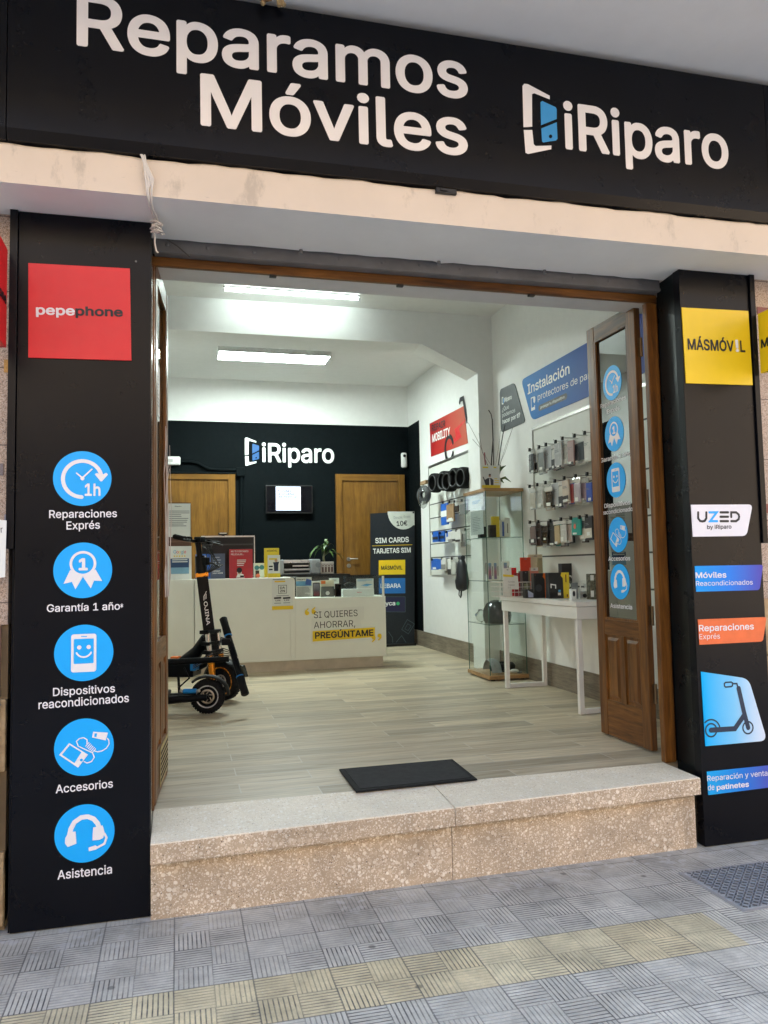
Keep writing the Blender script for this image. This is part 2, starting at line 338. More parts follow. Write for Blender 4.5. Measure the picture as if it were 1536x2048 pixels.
def m_floor():
    n = N('wood look floor tile'); co = n.co()
    br = n.n('TexBrick', offset=.37, offset_frequency=2, squash=1); n.l(n.mapping(src=co, loc=(.31, .05, 0)), br.inputs[0])
    br.inputs['Color1'].default_value = (0, 0, 0, 1); br.inputs['Color2'].default_value = (1, 1, 1, 1); br.inputs['Mortar'].default_value = (.5, .5, .5, 1)
    br.inputs['Scale'].default_value = 1; br.inputs['Mortar Size'].default_value = .0026; br.inputs['Mortar Smooth'].default_value = .1; br.inputs['Bias'].default_value = 0
    br.inputs['Brick Width'].default_value = .92; br.inputs['Row Height'].default_value = .152
    sh = n.n('VectorMath', operation='MULTIPLY_ADD'); n.l(br.outputs['Color'], sh.inputs[0]); sh.inputs[1].default_value = (7, 3, 0); n.l(n.mapping((1.6, 17, 1), src=co), sh.inputs[2])
    f = n.noise(1.0, sh.outputs[0], detail=7, rough=.6, dist=1.2); g = n.noise(4.0, sh.outputs[0], detail=4)
    c = n.ramp(f, (.22, (.25, .195, .12)), (.42, (.42, .345, .232)), (.6, (.55, .47, .335)), (.8, (.35, .285, .19)))
    c = n.mix(1.0, c, n.ramp(g, (.3, .82), (.65, 1.08)), 'MULTIPLY'); c = n.mix(1.0, c, n.ramp(br.outputs['Color'], (0, .72), (1, 1.18)), 'MULTIPLY')
    c = n.mix(br.outputs['Fac'], c, (.52, .48, .40)); n.l(c, n.b.inputs['Base Color']); n.l(n.ramp(g, (.3, .34), (.7, .48)), n.b.inputs['Roughness'])
    n.bump(n.math('SUBTRACT', n.math('MULTIPLY', g, .3), br.outputs['Fac']), .3, .0012); return n.mat
def m_panel(name='black composite panel', c=(.0030, .0034, .0056)):
    n = N(name); n.l(n.ramp(n.noise(3, detail=5), (.3, tuple(k*.85 for k in c)), (.7, tuple(k*1.25 for k in c))), n.b.inputs['Base Color'])
    n.l(n.ramp(n.noise(5, detail=6, rough=.7), (.3, .26), (.75, .32)), n.b.inputs['Roughness']); n.setp(Specular_IOR_Level=.19); n.bump(n.noise(2.2, detail=2), .05, .003)
    return n.mat
def m_plaster(name, c, var=.06, stain=None, bump=.0015):
    n = N(name); col = n.ramp(n.noise(2.4, detail=8, rough=.6), (.3, tuple(k*(1-var) for k in c)), (.7, tuple(min(.9, k*(1+var)) for k in c)))
    if stain:
        f = n.ramp(n.noise(7, n.mapping((1, 1, .45)), detail=9, rough=.7), (.57, 0.0), (.66, .6)); col = n.mix(f, col, stain)
        f2 = n.ramp(n.noise(26, n.mapping((.5, 1, 1.4)), detail=6, rough=.7), (.66, 0.0), (.71, .6)); col = n.mix(f2, col, tuple(k*.72 for k in c))
    n.l(col, n.b.inputs['Base Color']); n.setp(Roughness=.85); n.bump(n.noise(14, detail=8, rough=.65), .4, bump); return n.mat
def m_granite():
    n = N('pink speckled granite'); a = n.vor(330); sp = n.n('SeparateColor'); n.l(a.outputs['Color'], sp.inputs[0])
    c = n.ramp(sp.outputs[0], (0, (.16, .12, .10)), (.25, (.36, .26, .20)), (.6, (.48, .36, .28)), (1, (.58, .50, .43))); n.l(c, n.b.inputs['Base Color'])
    br = n.n('TexBrick', offset=0); n.l(n.mapping(rot=(math.radians(90), 0, 0)), br.inputs[0]); br.inputs['Scale'].default_value = 1; br.inputs['Brick Width'].default_value = .6; br.inputs['Row Height'].default_value = .3; br.inputs['Mortar Size'].default_value = .0022
    n.l(n.mix(br.outputs['Fac'], c, (.10, .07, .06)), n.b.inputs['Base Color']); n.setp(Roughness=.4); return n.mat
def m_sandstone():
    n = N('yellow sandstone'); f = n.noise(9, n.mapping((1, 1, 2.2)), detail=8, rough=.65, dist=.4)
    n.l(n.ramp(f, (.3, (.34, .23, .12)), (.5, (.50, .36, .20)), (.75, (.60, .46, .28))), n.b.inputs['Base Color']); n.setp(Roughness=.85); n.bump(f, .8, .006); return n.mat
WHITE = M('white paint', (.80, .80, .78), .6, var=.02, bump=.0006, bscale=40)
SATIN = M('cream laminate', (.80, .815, .755), .38, var=.02, scale=5)
PANEL = m_panel(); DARKWALL = M('dark green black wall paint', (.0010, .0034, .0044), .75, var=.15, bump=.0006, bscale=40, spec=.12)
WOOD = m_wood('varnished door wood', (.046, .015, .0030), (.150, .056, .0095), (.27, .108, .018), 'z', .36)
WOODX = m_wood('varnished head wood', (.046, .015, .0030), (.150, .056, .0095), (.26, .104, .018), 'x', .36)
OAK = m_wood('oak door veneer', (.135, .060, .010), (.215, .100, .017), (.28, .138, .027), 'z', .34, sc=.7)
OAKX = m_wood('oak rail veneer', (.135, .060, .010), (.215, .100, .017), (.28, .138, .027), 'x', .34, sc=.7)
LWOOD = m_wood('light wood slab', (.30, .17, .07), (.40, .24, .11), (.46, .29, .14), 'x', .4)
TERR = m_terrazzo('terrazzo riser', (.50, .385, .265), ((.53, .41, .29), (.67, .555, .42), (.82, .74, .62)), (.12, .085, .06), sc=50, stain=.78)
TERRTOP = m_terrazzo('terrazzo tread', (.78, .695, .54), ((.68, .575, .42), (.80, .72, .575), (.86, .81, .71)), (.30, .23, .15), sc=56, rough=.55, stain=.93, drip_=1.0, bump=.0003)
LEDGE = m_plaster('cream plaster ledge', (.70, .60, .50), .05, (.42, .36, .30))
SOFF = m_plaster('white plaster soffit', (.80, .80, .80), .05)
GREYM = M('grey painted steel', (.17, .165, .165), .5, metal=.0, var=.15, scale=9, bump=.0006)
BLACK = M('black plastic', (.0045, .0045, .005), .42); RUBBER = M('black rubber', (.0055, .0055, .006), .8, spec=.25, bump=.0005)
MATBLK = M('charcoal mat fibre', (.010, .011, .013), .9, bump=.0015, bscale=500)
SILVER = M('satin aluminium', (.62, .62, .63), .3, metal=1, var=.03); STEEL = M('brushed steel', (.42, .40, .38), .35, metal=1, var=.08)
INK = M('white vinyl letters', (.80, .78, .80), .45, var=.015); INKW = M('white print', (.82, .84, .82), .5, var=.015)
BLUE = M('cyan vinyl', (.0, .40, .95), .4, var=.02); LBLUE = M('logo blue', (.035, .29, .66), .4, var=.02); DINK = M('dark print', (.012, .012, .016), .5)
RED = M('red sign vinyl', (.68, .018, .022), .42, var=.03); YEL = M('yellow sign vinyl', (.82, .565, .008), .42, var=.02); ORANGE = M('orange sign vinyl', (.80, .15, .035), .42)
PAPER = M('white paper', (.74, .76, .73), .7, var=.02); CREAM = M('cream card', (.66, .62, .47), .6); GREYINK = M('grey print', (.22, .24, .25), .6)
NAVY = M('navy print', (.012, .028, .065), .5); DBLUE = M('deep blue print', (.02, .10, .42), .45); SKY = M('sky blue print', (.10, .36, .62), .5); BORANGE = M('box orange', (.78, .17, .012), .45)
BYEL = M('box yellow', (.78, .60, .03), .45); BOXBLK = M('matt black box card', (.022, .023, .024), .5); KRAFT = M('kraft cardboard', (.30, .19, .10), .8); SKIN = M('printed skin tone', (.55, .33, .22), .6)
GL = glass('window glass', (.95, .98, .96)); CGL = glass('greenish cabinet glass', (.972, .990, .982), .9)
def mirror_glass():
    n = N('reflective tinted door glass'); n.t.nodes.remove(n.b); tr = n.n('BsdfTransparent'); tr.inputs[0].default_value = (.12, .12, .115, 1); gl = n.n('BsdfGlossy'); gl.inputs[0].default_value = (.92, .93, .92, 1); gl.inputs['Roughness'].default_value = .008
    fr = n.n('LayerWeight'); fr.inputs[0].default_value = .5; mx = n.n('MixShader'); n.l(n.math('ADD', n.math('MULTIPLY', fr.outputs['Facing'], .38), .12), mx.inputs[0]); n.l(tr.outputs[0], mx.inputs[1]); n.l(gl.outputs[0], mx.inputs[2]); n.l(mx.outputs[0], n.out.inputs[0]); return n.mat
MGL = mirror_glass()
CLR = glass('clear plastic bag', (.975, .985, .98), 1.5); EDGE = M('green glass edge', (.05, .13, .10), .2)
WCABLE = M('white cable sheath', (.66, .62, .58), .55); BRASS = M('aged brass hinge', (.16, .10, .05), .45, metal=.8, var=.3)
# ================================================================== SETTING
XR, YB, YBEAM, YP, YF, ZP, ZS = 2.915, 9.80, 6.926, 3.22, 3.468, -.327, 2.382
struct(MB().box(-30, 30, -2.4, 3.6, ZP-.2, ZP), 'pavement', m_pavement())
struct(MB().box(-60, 60, -60, -2.4, ZP-.4, ZP-.13), 'road', M('asphalt', (.16, .16, .165), .85, var=.2, bump=.002))
struct(MB().box(-.62, XR, YF+.001, YB, -.15, 0), 'floor', m_floor())
struct(MB().box(-.62, XR, 3.79, YBEAM+.02, 3.36, 3.5).box(-.62, XR, YBEAM+.28, YB, 3.33, 3.5), 'ceiling', WHITE)
mb = MB().box(-.9, 3.2, YB, YB+.2, 2.80, 3.5, 0).box(-.9, 3.2, YB, YB+.2, -.1, 2.80, 1); struct(mb, 'back_wall', [WHITE, DARKWALL])
mb = MB().box(XR, XR+.2, 3.47, 9.31, -.1, 3.5, 0).box(XR, XR+.2, 9.31, YB, 2.80, 3.5, 0).box(XR, XR+.2, 9.31, YB, -.1, 2.80, 1); struct(mb, 'right_wall', [WHITE, DARKWALL])
struct(MB().box(-.9, -.62, 3.47, 8.95, -.1, 3.5, 0).box(-.9, -.62, 8.95, YB, 2.80, 3.5, 0).box(-.9, -.62, 8.95, YB, -.1, 2.80, 1), 'left_wall', [WHITE, DARKWALL])
# beam with chamfered corner and its pier
p = [(-.62, 3.06), (2.21, 3.055), (2.761, 2.80), (2.761, 0), (XR, 0), (XR, 3.5), (-.62, 3.5)]
struct(MB().prism([(x, YBEAM, z) for x, z in p], (0, .30, 0)), 'beam', WHITE)
struct(MB().box(-.62, XR, 3.496, 3.735, 2.335, 3.5), 'lintel', M('lintel paint', (.66, .64, .63), .7, var=.03))
struct(MB().box(2.42, XR, 3.478, 3.64, -.1, 2.334).box(-.62, -.131, 3.478, 3.735, -.1, 2.334), 'front_wall', M('lintel paint', (.66, .64, .63), .7, var=.03))
SKIRT = m_wood('wood look skirting tile', (.15, .12, .09), (.24, .20, .15), (.30, .26, .20), 'y', .45, coat=0)
mb = MB()
for i in range(12):
    y0 = 3.80+.52*i; y1 = min(y0+.517, YB)
    if y0 < YBEAM < y1: mb.box(XR-.012, XR, y0, YBEAM-.002, 0, .185); mb.box(XR-.012, XR, YBEAM+.302, max(y1, YBEAM+.31), 0, .185); continue
    mb.box(XR-.012, XR, y0, y1, 0, .185)
o = mb.build('skirting', SKIRT, bevel=.001); o['kind'] = 'structure'
# ------------------------------------------------------------------ shop building outside
bd = thing('shop_building', 'building front around the shop entrance with cream ledge, granite and sandstone cladding', 'building', (1.1, 3.4, ZP))
GRAN = m_granite(); SAND = m_sandstone()
box(-9, 10, 3.05, 3.45, 2.56, 12.5).build('upper_wall', M('upper facade render', (.55, .50, .43), .85), bd)  # unseen storeys above, added at this height to block the sun from the street
box(-9, 10, 1.75, 3.05, 3.225, 3.42).build('balcony_slab', SOFF, bd)
# ledge: front face with a ragged top edge, flat soffit with a ragged back lip
mb = MB(); rr = random.Random(3); n = 240; xs = [-6+12.5*i/n for i in range(n+1)]
top = [2.532+rr.uniform(-.004, .004)+.003*math.sin(i*.7) for i in range(n+1)]; back = [3.375+rr.uniform(-.006, .006)+(.012 if rr.random() > .93 else 0) for i in range(n+1)]
for i, x in enumerate(xs):
    mb.v += [V((x, 2.99, ZS)), V((x, 2.988, top[i]-.012)), V((x, 2.998, top[i])), V((x, 3.06, top[i]+.002)), V((x, back[i], ZS)), V((x, back[i], ZS+.012)), V((x, 3.36, ZS+.03))]
for i in range(n):
    a, b = i*7, i*7+7
    for q in ((0, 1), (1, 2), (2, 3)): mb.f.append([a+q[0], b+q[0], b+q[1], a+q[1]]); mb.m.append(0); mb.sm.append(False)
    for q in ((4, 0), (5, 4), (6, 5)): mb.f.append([a+q[0], b+q[0], b+q[1], a+q[1]]); mb.m.append(1); mb.sm.append(False)
mb.build('ledge', [LEDGE, SOFF], bd)
for x0, x1 in ((-9, -.62), (2.735, 10)):
    box(x0, x1, 3.262, 3.46, .79, 2.38).build('granite_cladding', GRAN, bd)
    mb = MB(); nx = int((x1-x0)/.62)
    for r in range(4):
        z0 = ZP+.02+r*.278
        for i in range(-1, nx+1):
            a = max(x0, x0+.62*i+(.31 if r % 2 else 0)); b = min(x1, x0+.62*(i+1)+(.31 if r % 2 else 0)-.012)
            if b-a > .03: mb.box(a, b, 3.245+rr.uniform(-.004, .004), 3.46, z0, z0+.266)
    mb.build('sandstone_base', SAND, bd, bevel=.006); box(x0, x1, 3.275, 3.45, ZP-.02, .79).build('mortar_bed', M('mortar', (.30, .22, .13), .9), bd)
# coloured granite inlays on the wall beside the panels
fw_ = FY(3.262)
for nm, q, c in (('inlay', (8, 720, 19, 745), (.50, .27, .06)), ('inlay', (0, 927, 7, 951), (.19, .16, .17)), ('inlay', (9, 1029, 20, 1053), (.25, .27, .36)), ('inlay', (1521, 1008, 1540, 1026), (.24, .06, .045)), ('inlay', (1514, 616, 1536, 629), (.20, .05, .04))):
    a0, b0 = fw_.uv(q[0], q[3]); a1, b1 = fw_.uv(q[2], q[1]); box(a0, a1, 3.258, 3.27, b0, b1).build(nm, M('inlay%d' % q[1], c, .4, var=.25, scale=200), bd)
pp = thing('wall_pipe', 'thin brown copper pipe running down the sandstone left of the black panel', 'pipe', (-.648, 3.225, ZP))
MB().tube([(-.648, 3.225, ZP), (-.648, 3.225, .3), (-.645, 3.225, .79)], .012, 10).build('pipe', M('dull copper pipe', (.17, .09, .06), .5, metal=.4), pp)
MB().tube([(-.648+.013*math.cos(q), 3.225+.013*math.sin(q), .5) for q in [i*.6283 for i in range(10)]], .004, 6, closed=True).build('clip', GREYM, pp)
f = FY(3.19); c0 = f.uv(-30, 1155); c1 = f.uv(12.5, 1041)
nt_ = thing('paper_notice', 'white paper notice taped to the granite at the left edge of the photo', 'notice', (c0[0], 3.2, c0[1]))
MB().prism([f.P(*f.uv(*q)) for q in ((-30, 1160), (10, 1154), (13, 1041), (-30, 1036))], (0, .004, 0)).build('sheet', PAPER, nt_)
text(f, 'cer', f.uv(-14, 1067), f.uv(6, 1065), .024, DINK, nt_, off=.001)
# opposite side of the street: sunlit facades that light this front
op = thing('street_building', 'sunlit ochre building across the street, mirrored in the dark panels', 'building', (0, -8.5, ZP))
OCH = m_plaster('ochre facade', (.62, .475, .33), .08)
box(-22, 22, -9.5, -8.2, ZP-.1, 7.6).build('wall', OCH, op)
WG = M('dark window glass', (.03, .035, .04), .1); WF = M('window frame brown', (.12, .06, .03), .5)
for k in range(9):
    for r in range(2):
        x = -17+k*4.1; z = 2.3+r*3.1
        fr_ = box(x-.62, x+.62, -8.2, -8.13, z-.05, z+1.75).build('window', WF, op); box(x-.54, x+.54, -8.13, -8.12, z+.03, z+1.67).build('pane', WG, fr_)
for k in range(5): box(-17+k*8.2-.55, -17+k*8.2+.55, -8.2, -8.14, ZP, 2.0).build('door', WF, op)
# ------------------------------------------------------------------ black shop sign
YS = 2.965; f = FY(YS)
xl = f.uv(11, 280)[0]; xr = f.uv(1534, 300)[0]
sg = thing('shop_sign', 'long black fascia sign over the entrance with white lettering and phone logo', 'shop sign', (1.0, YS, 2.53))
def fascia(x0, x1, nm):
    pr = [(YS, 2.575), (YS, 3.19), (YS+.02, 3.205), (3.05, 3.205), (3.05, 2.535), (YS+.012, 2.535)]
    MB().prism([(x0, y, z) for y, z in pr], (x1-x0, 0, 0)).build(nm, PANEL, sg)
fascia(xl+.003, xr-.003, 'board'); fascia(-3.2, xl-.001, 'end_board'); fascia(xr+.001, 5.2, 'end_board')
capM = f.uv(401, 146)[1]-f.uv(401, 248)[1]
text(f, 'Reparamos', f.uv(153, 88), f.uv(936, 197), capM, INK, sg, .021)
text(f, 'Móviles', f.uv(401, 248), f.uv(936, 310), capM, INK, sg, .021)
LOGO = {}
def px2(p): return (p[0]/2+768, p[1]/2)
B0 = V(f.uv(*px2((722, 590)))); B1 = V(f.uv(*px2((1380, 672)))); CAPL = f.uv(*px2((785, 597)))[1]
CAPL = f.uv(*px2((768, 415)))[1]-f.uv(*px2((768, 597)))[1]
LOGO['shapes'] = []
for kind, pts in (('w', [(553, 345), (560, 336), (575, 338), (662, 384), (662, 399), (600, 374), (591, 378), (592, 508), (557, 510)]), ('w', [(558, 521), (592, 521), (598, 578), (606, 585), (669, 583), (668, 598), (575, 617), (565, 612)]),
                  ('b', [(625, 410), (632, 405), (686, 430), (690, 440), (690, 477), (627, 502)]), ('b', [(628, 515), (690, 490), (693, 556), (687, 563), (636, 571), (631, 566)]), ('d', [(665+7*math.cos(a*.785), 547+8*math.sin(a*.785)) for a in range(8)])):
    LOGO['shapes'].append((kind, [tuple((V(f.uv(*px2(p)))-B0)/CAPL) for p in pts]))
LOGO['w'] = (B1-B0).x/CAPL
def logo(fr, L, R, cap, parent, white=INK, blue=LBLUE, dark=PANEL, parts='phone_symbol', kx=None):
    L = V(L); R = V(R); kx = kx or (R-L).length/LOGO['w']; ky = cap; d = (R-L).normalized(); up = V((-d.y, d.x))
    mp = lambda p: tuple(L+d*(p[0]*kx)+up*(p[1]*ky))
    for kd, m_ in (('w', white), ('b', blue), ('d', dark)):
        g = G(fr, {'w': .0022, 'b': .0022, 'd': .003}[kd], mp)
        for k, pts in LOGO['shapes']:
            if k == kd: g.pl(pts)
        if kd != 'd' or cap > .04: g.build(parts, m_, parent)
    text(fr, 'iRiparo', tuple(L), tuple(R), cap, white, parent, .024)
B1f = (B1.x, B0.y+(f.uv(*px2((1370, 671)))[1]-B0.y)*.0)
logo(f, tuple(B0), B1f, CAPL, sg)
cb = thing('cable_stub', 'frayed tan cable ends hanging in front of the top edge of the black sign', 'cable', (.39, 2.93, 3.2))
for a, b in (((.35, 2.94, 3.235), (.318, 2.93, 3.165)), ((.37, 2.94, 3.24), (.385, 2.93, 3.168)), ((.36, 2.935, 3.22), (.405, 2.93, 3.172))):
    MB().tube([a, ((a[0]+b[0])/2+.006, 2.93, (a[2]+b[2])/2), b], [.013, .012, .009], 8).build('strand', M('frayed tan sheath', (.36, .26, .13), .8), cb)
MB().tube([(.32, 2.94, 3.2), (.31, 2.925, 3.185), (.33, 2.92, 3.175), (.35, 2.93, 3.19), (.345, 2.94, 3.21)], .008, 8).build('loop', M('brown cord', (.16, .09, .04), .8), cb)
# ------------------------------------------------------------------ black pillar panels
f = FY(YP)
def pillar(x0, x1, label, inner):
    t = thing('pillar_cladding', label, 'pillar cladding', ((x0+x1)/2, YP, ZP))
    t_ = MB().box(x0, x1, YP, YP+.05, ZP+.004, ZS-.002); t_.build('front_panel', PANEL, t, bevel=.0015)
    return t
pl_ = pillar(-.592, -.104, 'black composite panel left of the entrance carrying the red square and five blue discs', 0)
box(-.104, -.100, YP+.006, YF-.02, ZP+.004, ZS-.002).build('side_return', M('gloss black return', (.005, .006, .007), .12), pl_)
box(-.622, -.594, YP-.012, YP+.04, 1.075, ZS-.002).build('edge_strip', PANEL, pl_, bevel=.001)
box(-.60, -.594, YP+.008, YP+.05, ZP+.004, 1.07).build('edge_trim', PANEL, pl_)
for q in ((272, 523), (30, 697), (29, 528)):
    a, b = f.uv(*q); MB().cyl((a, YP-.003, b), (a, YP, b), .004, 10).build('screw', GREYM, pl_)
pr_ = pillar(2.33, 2.718, 'black composite panel right of the entrance carrying yellow, white, blue and orange plates', 0)
MB().prism([(2.33, YP+.006, ZP+.004), (2.355, YF-.03, ZP+.004), (2.358, YF-.03, ZP+.004), (2.334, YP+.006, ZP+.004)], (0, 0, ZS-ZP-.006)).build('side_return', m_panel('satin black return', (.0030, .0055, .0065)), pr_)
box(2.720, 2.748, YP-.012, YP+.04, 1.06, ZS-.002).build('edge_strip', PANEL, pr_, bevel=.001)
# red and yellow square signs
def plate(name, label, px, mat, fr, th=.006, cat='sign'):
    q = fr.q(*px); c = V(q[0])
    t = thing(name, label, cat, fr.P(q[-1][0], q[-1][1]))
    MB().prism([fr.P(a, b, .0005) for a, b in q[::-1]], fr.n*th).build('plate', mat, t, bevel=.0008); return t
fo = FY(YP-.007)
t = plate('square_sign', 'red square sign with white and dark lettering high on the left black panel', [(57, 527), (260, 538), (263, 722), (57, 716)], RED, f)
text(fo, 'pepe', fo.uv(72, 628.5), fo.uv(150, 630.5), .036, INK, t, .035); text(fo, 'phone', fo.uv(151, 630.5), fo.uv(246, 633), .036, DINK, t, .035)
t = plate('square_sign', 'yellow square sign with dark capitals high on the right black panel', [(1362, 615.6), (1495, 622.6), (1504, 771), (1371, 767)], YEL, f)
ptext(fo, 'MÁSMÓV', (1375.6, 698.5), (1468, 702.5), 677, DINK, t, .03); ptext(fo, '!', (1471.5, 703), (1478, 703), 679.5, INK, t, .04); ptext(fo, 'L', (1480.5, 703.5), (1490.5, 704), 681, DINK, t, .03)
# projecting flag signs
fr_ = Fr((2.753, 0, 0), (0, -1, 0), (0, 0, 1)); q0 = fr_.uv(1506, 632); q1 = fr_.uv(1512, 750)
t = thing('flag_sign', 'yellow flag sign projecting from the wall at the right edge, cut off by the frame', 'flag sign', (2.763, 3.2, q1[1]))
box(2.753, 2.773, 2.80, 3.205, q1[1], q0[1]).build('plate', YEL, t, bevel=.001)
fq = Fr((2.7522, 0, 0), (0, -1, 0), (0, 0, 1)); b_ = fq.uv(1511, 701); hh = fq.uv(1511, 684)[1]-b_[1]
text(fq, 'MÁSMÓV', (-3.19, b_[1]), (-2.915, b_[1]), hh, DINK, t, .03); text(fq, '!', (-2.905, b_[1]), (-2.89, b_[1]), hh, INK, t, .05); text(fq, 'L', (-2.88, b_[1]), (-2.85, b_[1]), hh, DINK, t, .03)
fr_ = Fr((-.628, 0, 0), (0, 1, 0), (0, 0, 1)); q0 = fr_.uv(20, 508); q1 = fr_.uv(19, 704)
t = thing('flag_sign', 'red flag sign projecting from the wall at the left edge, cut off by the frame', 'flag sign', (-.64, 3.2, q1[1]))
box(-.65, -.628, 2.79, 3.205, q1[1], q0[1]).build('plate', RED, t, bevel=.001)
fq = Fr((-.627, 0, 0), (0, 1, 0), (0, 0, 1)); zz = fq.uv(10, 606)[1]
text(fq, 'pepe', (2.83, zz), (2.99, zz), .038, INK, t, .035); text(fq, 'phone', (2.993, zz), (3.185, zz), .038, DINK, t, .035)
# ------------------------------------------------------------------ service stickers (blue discs)
def icon(k, fr, c, r, parent, sx=1, off=.0022, w=INK, bl=BLUE):
    mp = lambda p: (c[0]+p[0]*r*sx, c[1]+p[1]*r)
    g = G(fr, off, mp)
    if k == 1:
        g.arc((0, -.02), .66, 268, 10, .135, 40); g.pl([(.42, .16), (.50, .21), (.65, .12), (.82, .22), (.88, .15), (.67, -.1), (.62, -.1)])
        g.stroke([(-.2, .19), (0, .02)], .05).stroke([(0, .02), (.32, .34)], .05).disc((0, 0), .07, 16)
        text(fr, '1h', mp((.08, -.62)), mp((.62, -.62)), .44*r, w, parent, .03, off=off)
    elif k == 2:
        g.pl([(-.43, .02), (-.65, -.47), (-.37, -.41), (-.25, -.68), (0, -.23), (-.1, -.14), (-.3, -.04)]); g.pl([(.43, .02), (.3, -.04), (.1, -.14), (0, -.23), (.27, -.66), (.38, -.38), (.66, -.4)])
        g.ring((0, .24), .41, .09); text(fr, '1', mp((-.15, .02)), mp((.17, .02)), .42*r, w, parent, .05, off=off)
    elif k == 3:
        g.rrect(-.43, -.68, .42, .67, .09); g2 = G(fr, off+.0006, mp); g2.rrect(-.34, -.38, .33, .5, .03); g2.rect(-.1, .565, .1, .595); g2.build('screen', bl, parent)
        g3 = G(fr, off+.0012, mp); g3.disc((-.16, .2), .075, 16).disc((.16, .2), .075, 16).arc((0, .12), .27, 205, 335, .06); g3.build('face', w, parent)
    elif k == 4:
        g.pl([(-.5, .18), (.13, -.27), (-.2, -.70), (-.83, -.21)]); g2 = G(fr, off+.0006, mp); g2.pl([(-.48, .11), (-.09, -.17), (-.32, -.53), (-.73, -.21)]); g2.disc((-.09, -.44), .05, 12); g2.build('screen', bl, parent)
        g.pl([(.30, .52), (.8, .45), (.72, .18), (.26, .32)]); g2 = G(fr, off+.0006, mp); g2.pl([(.35, .46), (.43, .45), (.41, .32), (.33, .34)]); g2.build('plug', bl, parent)
        g.stroke([(.78, .25), (.83, .18), (.84, .05), (.75, -.09), (.6, -.18), (.45, -.2), (.33, -.15)], .035)
        g.stroke([(.09, .12), (.1, .25), (-.02, .33), (-.16, .31), (-.26, .22), (-.2, .05), (.1, -.12), (.28, -.22), (.34, -.38), (.25, -.52), (.1, -.56), (0, -.5)], .035)
        for i in range(6): x = .10+.045*i; y = .10-.047*i; g.stroke([(x-.05, y-.07), (x+.06, y+.05)], .03)
    else:
        g.stroke([(-.5, .0), (-.46, .2), (-.34, .42), (-.12, .56), (.1, .57), (.3, .47), (.43, .3), (.5, .1)], .16); g.pl([(-.64, -.09), (-.53, .09), (-.3, .1), (-.27, -.32), (-.56, -.41), (-.65, -.27)]); g.pl([(.26, -.27), (.49, -.27), (.62, -.22), (.66, 0), (.6, .22), (.28, .18)][::-1])
        g.stroke([(.66, -.07), (.73, -.22), (.66, -.42), (.42, -.53)], .075); g.pl([(.13, -.5), (.36, -.44), (.43, -.5), (.4, -.59), (.14, -.63)])
    g.build('symbol', w, parent)
KIND = ['clock with 1h', 'rosette with a 1', 'smiling phone', 'phone and cable', 'headset']
LST = [(165, 957, 'Reparaciones', (98.4, 1036), (234, 1034), 1020.5, 'Exprés', (133, 1059), (200, 1057), 1043), (166, 1140.5, 'Garantía 1 año', (93.7, 1224), (240, 1219), 1209, None), (168, 1305.5, 'Dispositivos', (106, 1392), (230, 1384), 1376, 'reacondicionados', (77, 1418), (258, 1403.5), 1401),
       (168.5, 1494, 'Accesorios', (111.5, 1586.5), (226, 1574.5), 1570, None), (169.5, 1666.5, 'Asistencia', (115, 1759), (224, 1746.5), 1741, None)]
f = FY(YP)
for i, s_ in enumerate(LST):
    c = f.uv(s_[0], s_[1]); r = .106
    t = thing('sticker', 'blue disc with white %s on the left black panel' % KIND[i], 'sticker', f.P(c[0], c[1]-r), 'blue discs on the left panel')
    g = G(f, .0010); g.disc(c, r, 64); g.build('disc', BLUE, t); icon(i+1, f, c, r, t)
    ptext(f, s_[2], s_[3], s_[4], s_[5], INK, t, .014, off=.001)
    if s_[6]: ptext(f, s_[6], s_[7], s_[8], s_[9], INK, t, .014, off=.001)
    if i == 1: ptext(f, '*', (240.5, 1222), (246, 1222), 1207, INK, t, .01, off=.001)
# ------------------------------------------------------------------ plates on the right panel
def plate_r(label, px, mat, rnd=.02):
    q = f.q(*px); t = thing('plate_sign', label, 'plate sign', f.P(q[3][0], q[3][1]))
    a, b, c, d = [V(k) for k in q]   # TL TR BR BL, rounded on the right
    def cor(p, u, v, r): u = (u-p).normalized(); v = (v-p).normalized(); return [tuple(p+u*r*(1-s)**2+v*r*s**2) for s in [i/8 for i in range(9)]]
    pts = [tuple(a)]+cor(b, a, c, rnd)+cor(c, b, d, rnd)+[tuple(d)]
    MB().prism([f.P(x, z, .0005) for x, z in pts[::-1]], f.n*.004).build('plate', mat, t); return t
fo = FY(YP-.005)
t = plate_r('white plate with dark and blue capitals on the right black panel', [(1381, 1009.6), (1504, 1009), (1492, 1072), (1385, 1073.5)], M('white plate', (.78, .78, .84), .4, var=.01), .025)
z7 = lambda x, y: fo.uv(1150+x/3.98, 980+y/3.98)
g = G(fo, .0004); W_ = .011
g.stroke([z7(980, 178), z7(980, 225), z7(995, 246), z7(1013, 250), z7(1032, 246), z7(1045, 225), z7(1045, 178)], W_)
for yy in (178, 213, 248): g.stroke([z7(1158, yy), z7(1218, yy)], W_)
g.stroke([z7(1243, 215), z7(1243, 178), z7(1282, 178), z7(1302, 195), z7(1306, 213), z7(1302, 232), z7(1282, 248), z7(1243, 248)], W_); g.build('lettering', DINK, t)
g = G(fo, .0004); g.stroke([z7(1070, 178), z7(1128, 178), z7(1076, 248), z7(1132, 248)], W_); g.build('lettering', BLUE, t)
ptext(fo, 'by iRiparo', (1414.3, 1058), (1463, 1057), 1050, DINK, t, .02, off=.0005)
bx = fo.uv(1388.7, 1132)[0]; bx2 = fo.uv(1525, 1130)[0]
def gm(nm, st, q, ax='x'): b = q; return gradm(nm, st, 0, bx2-bx, ax)
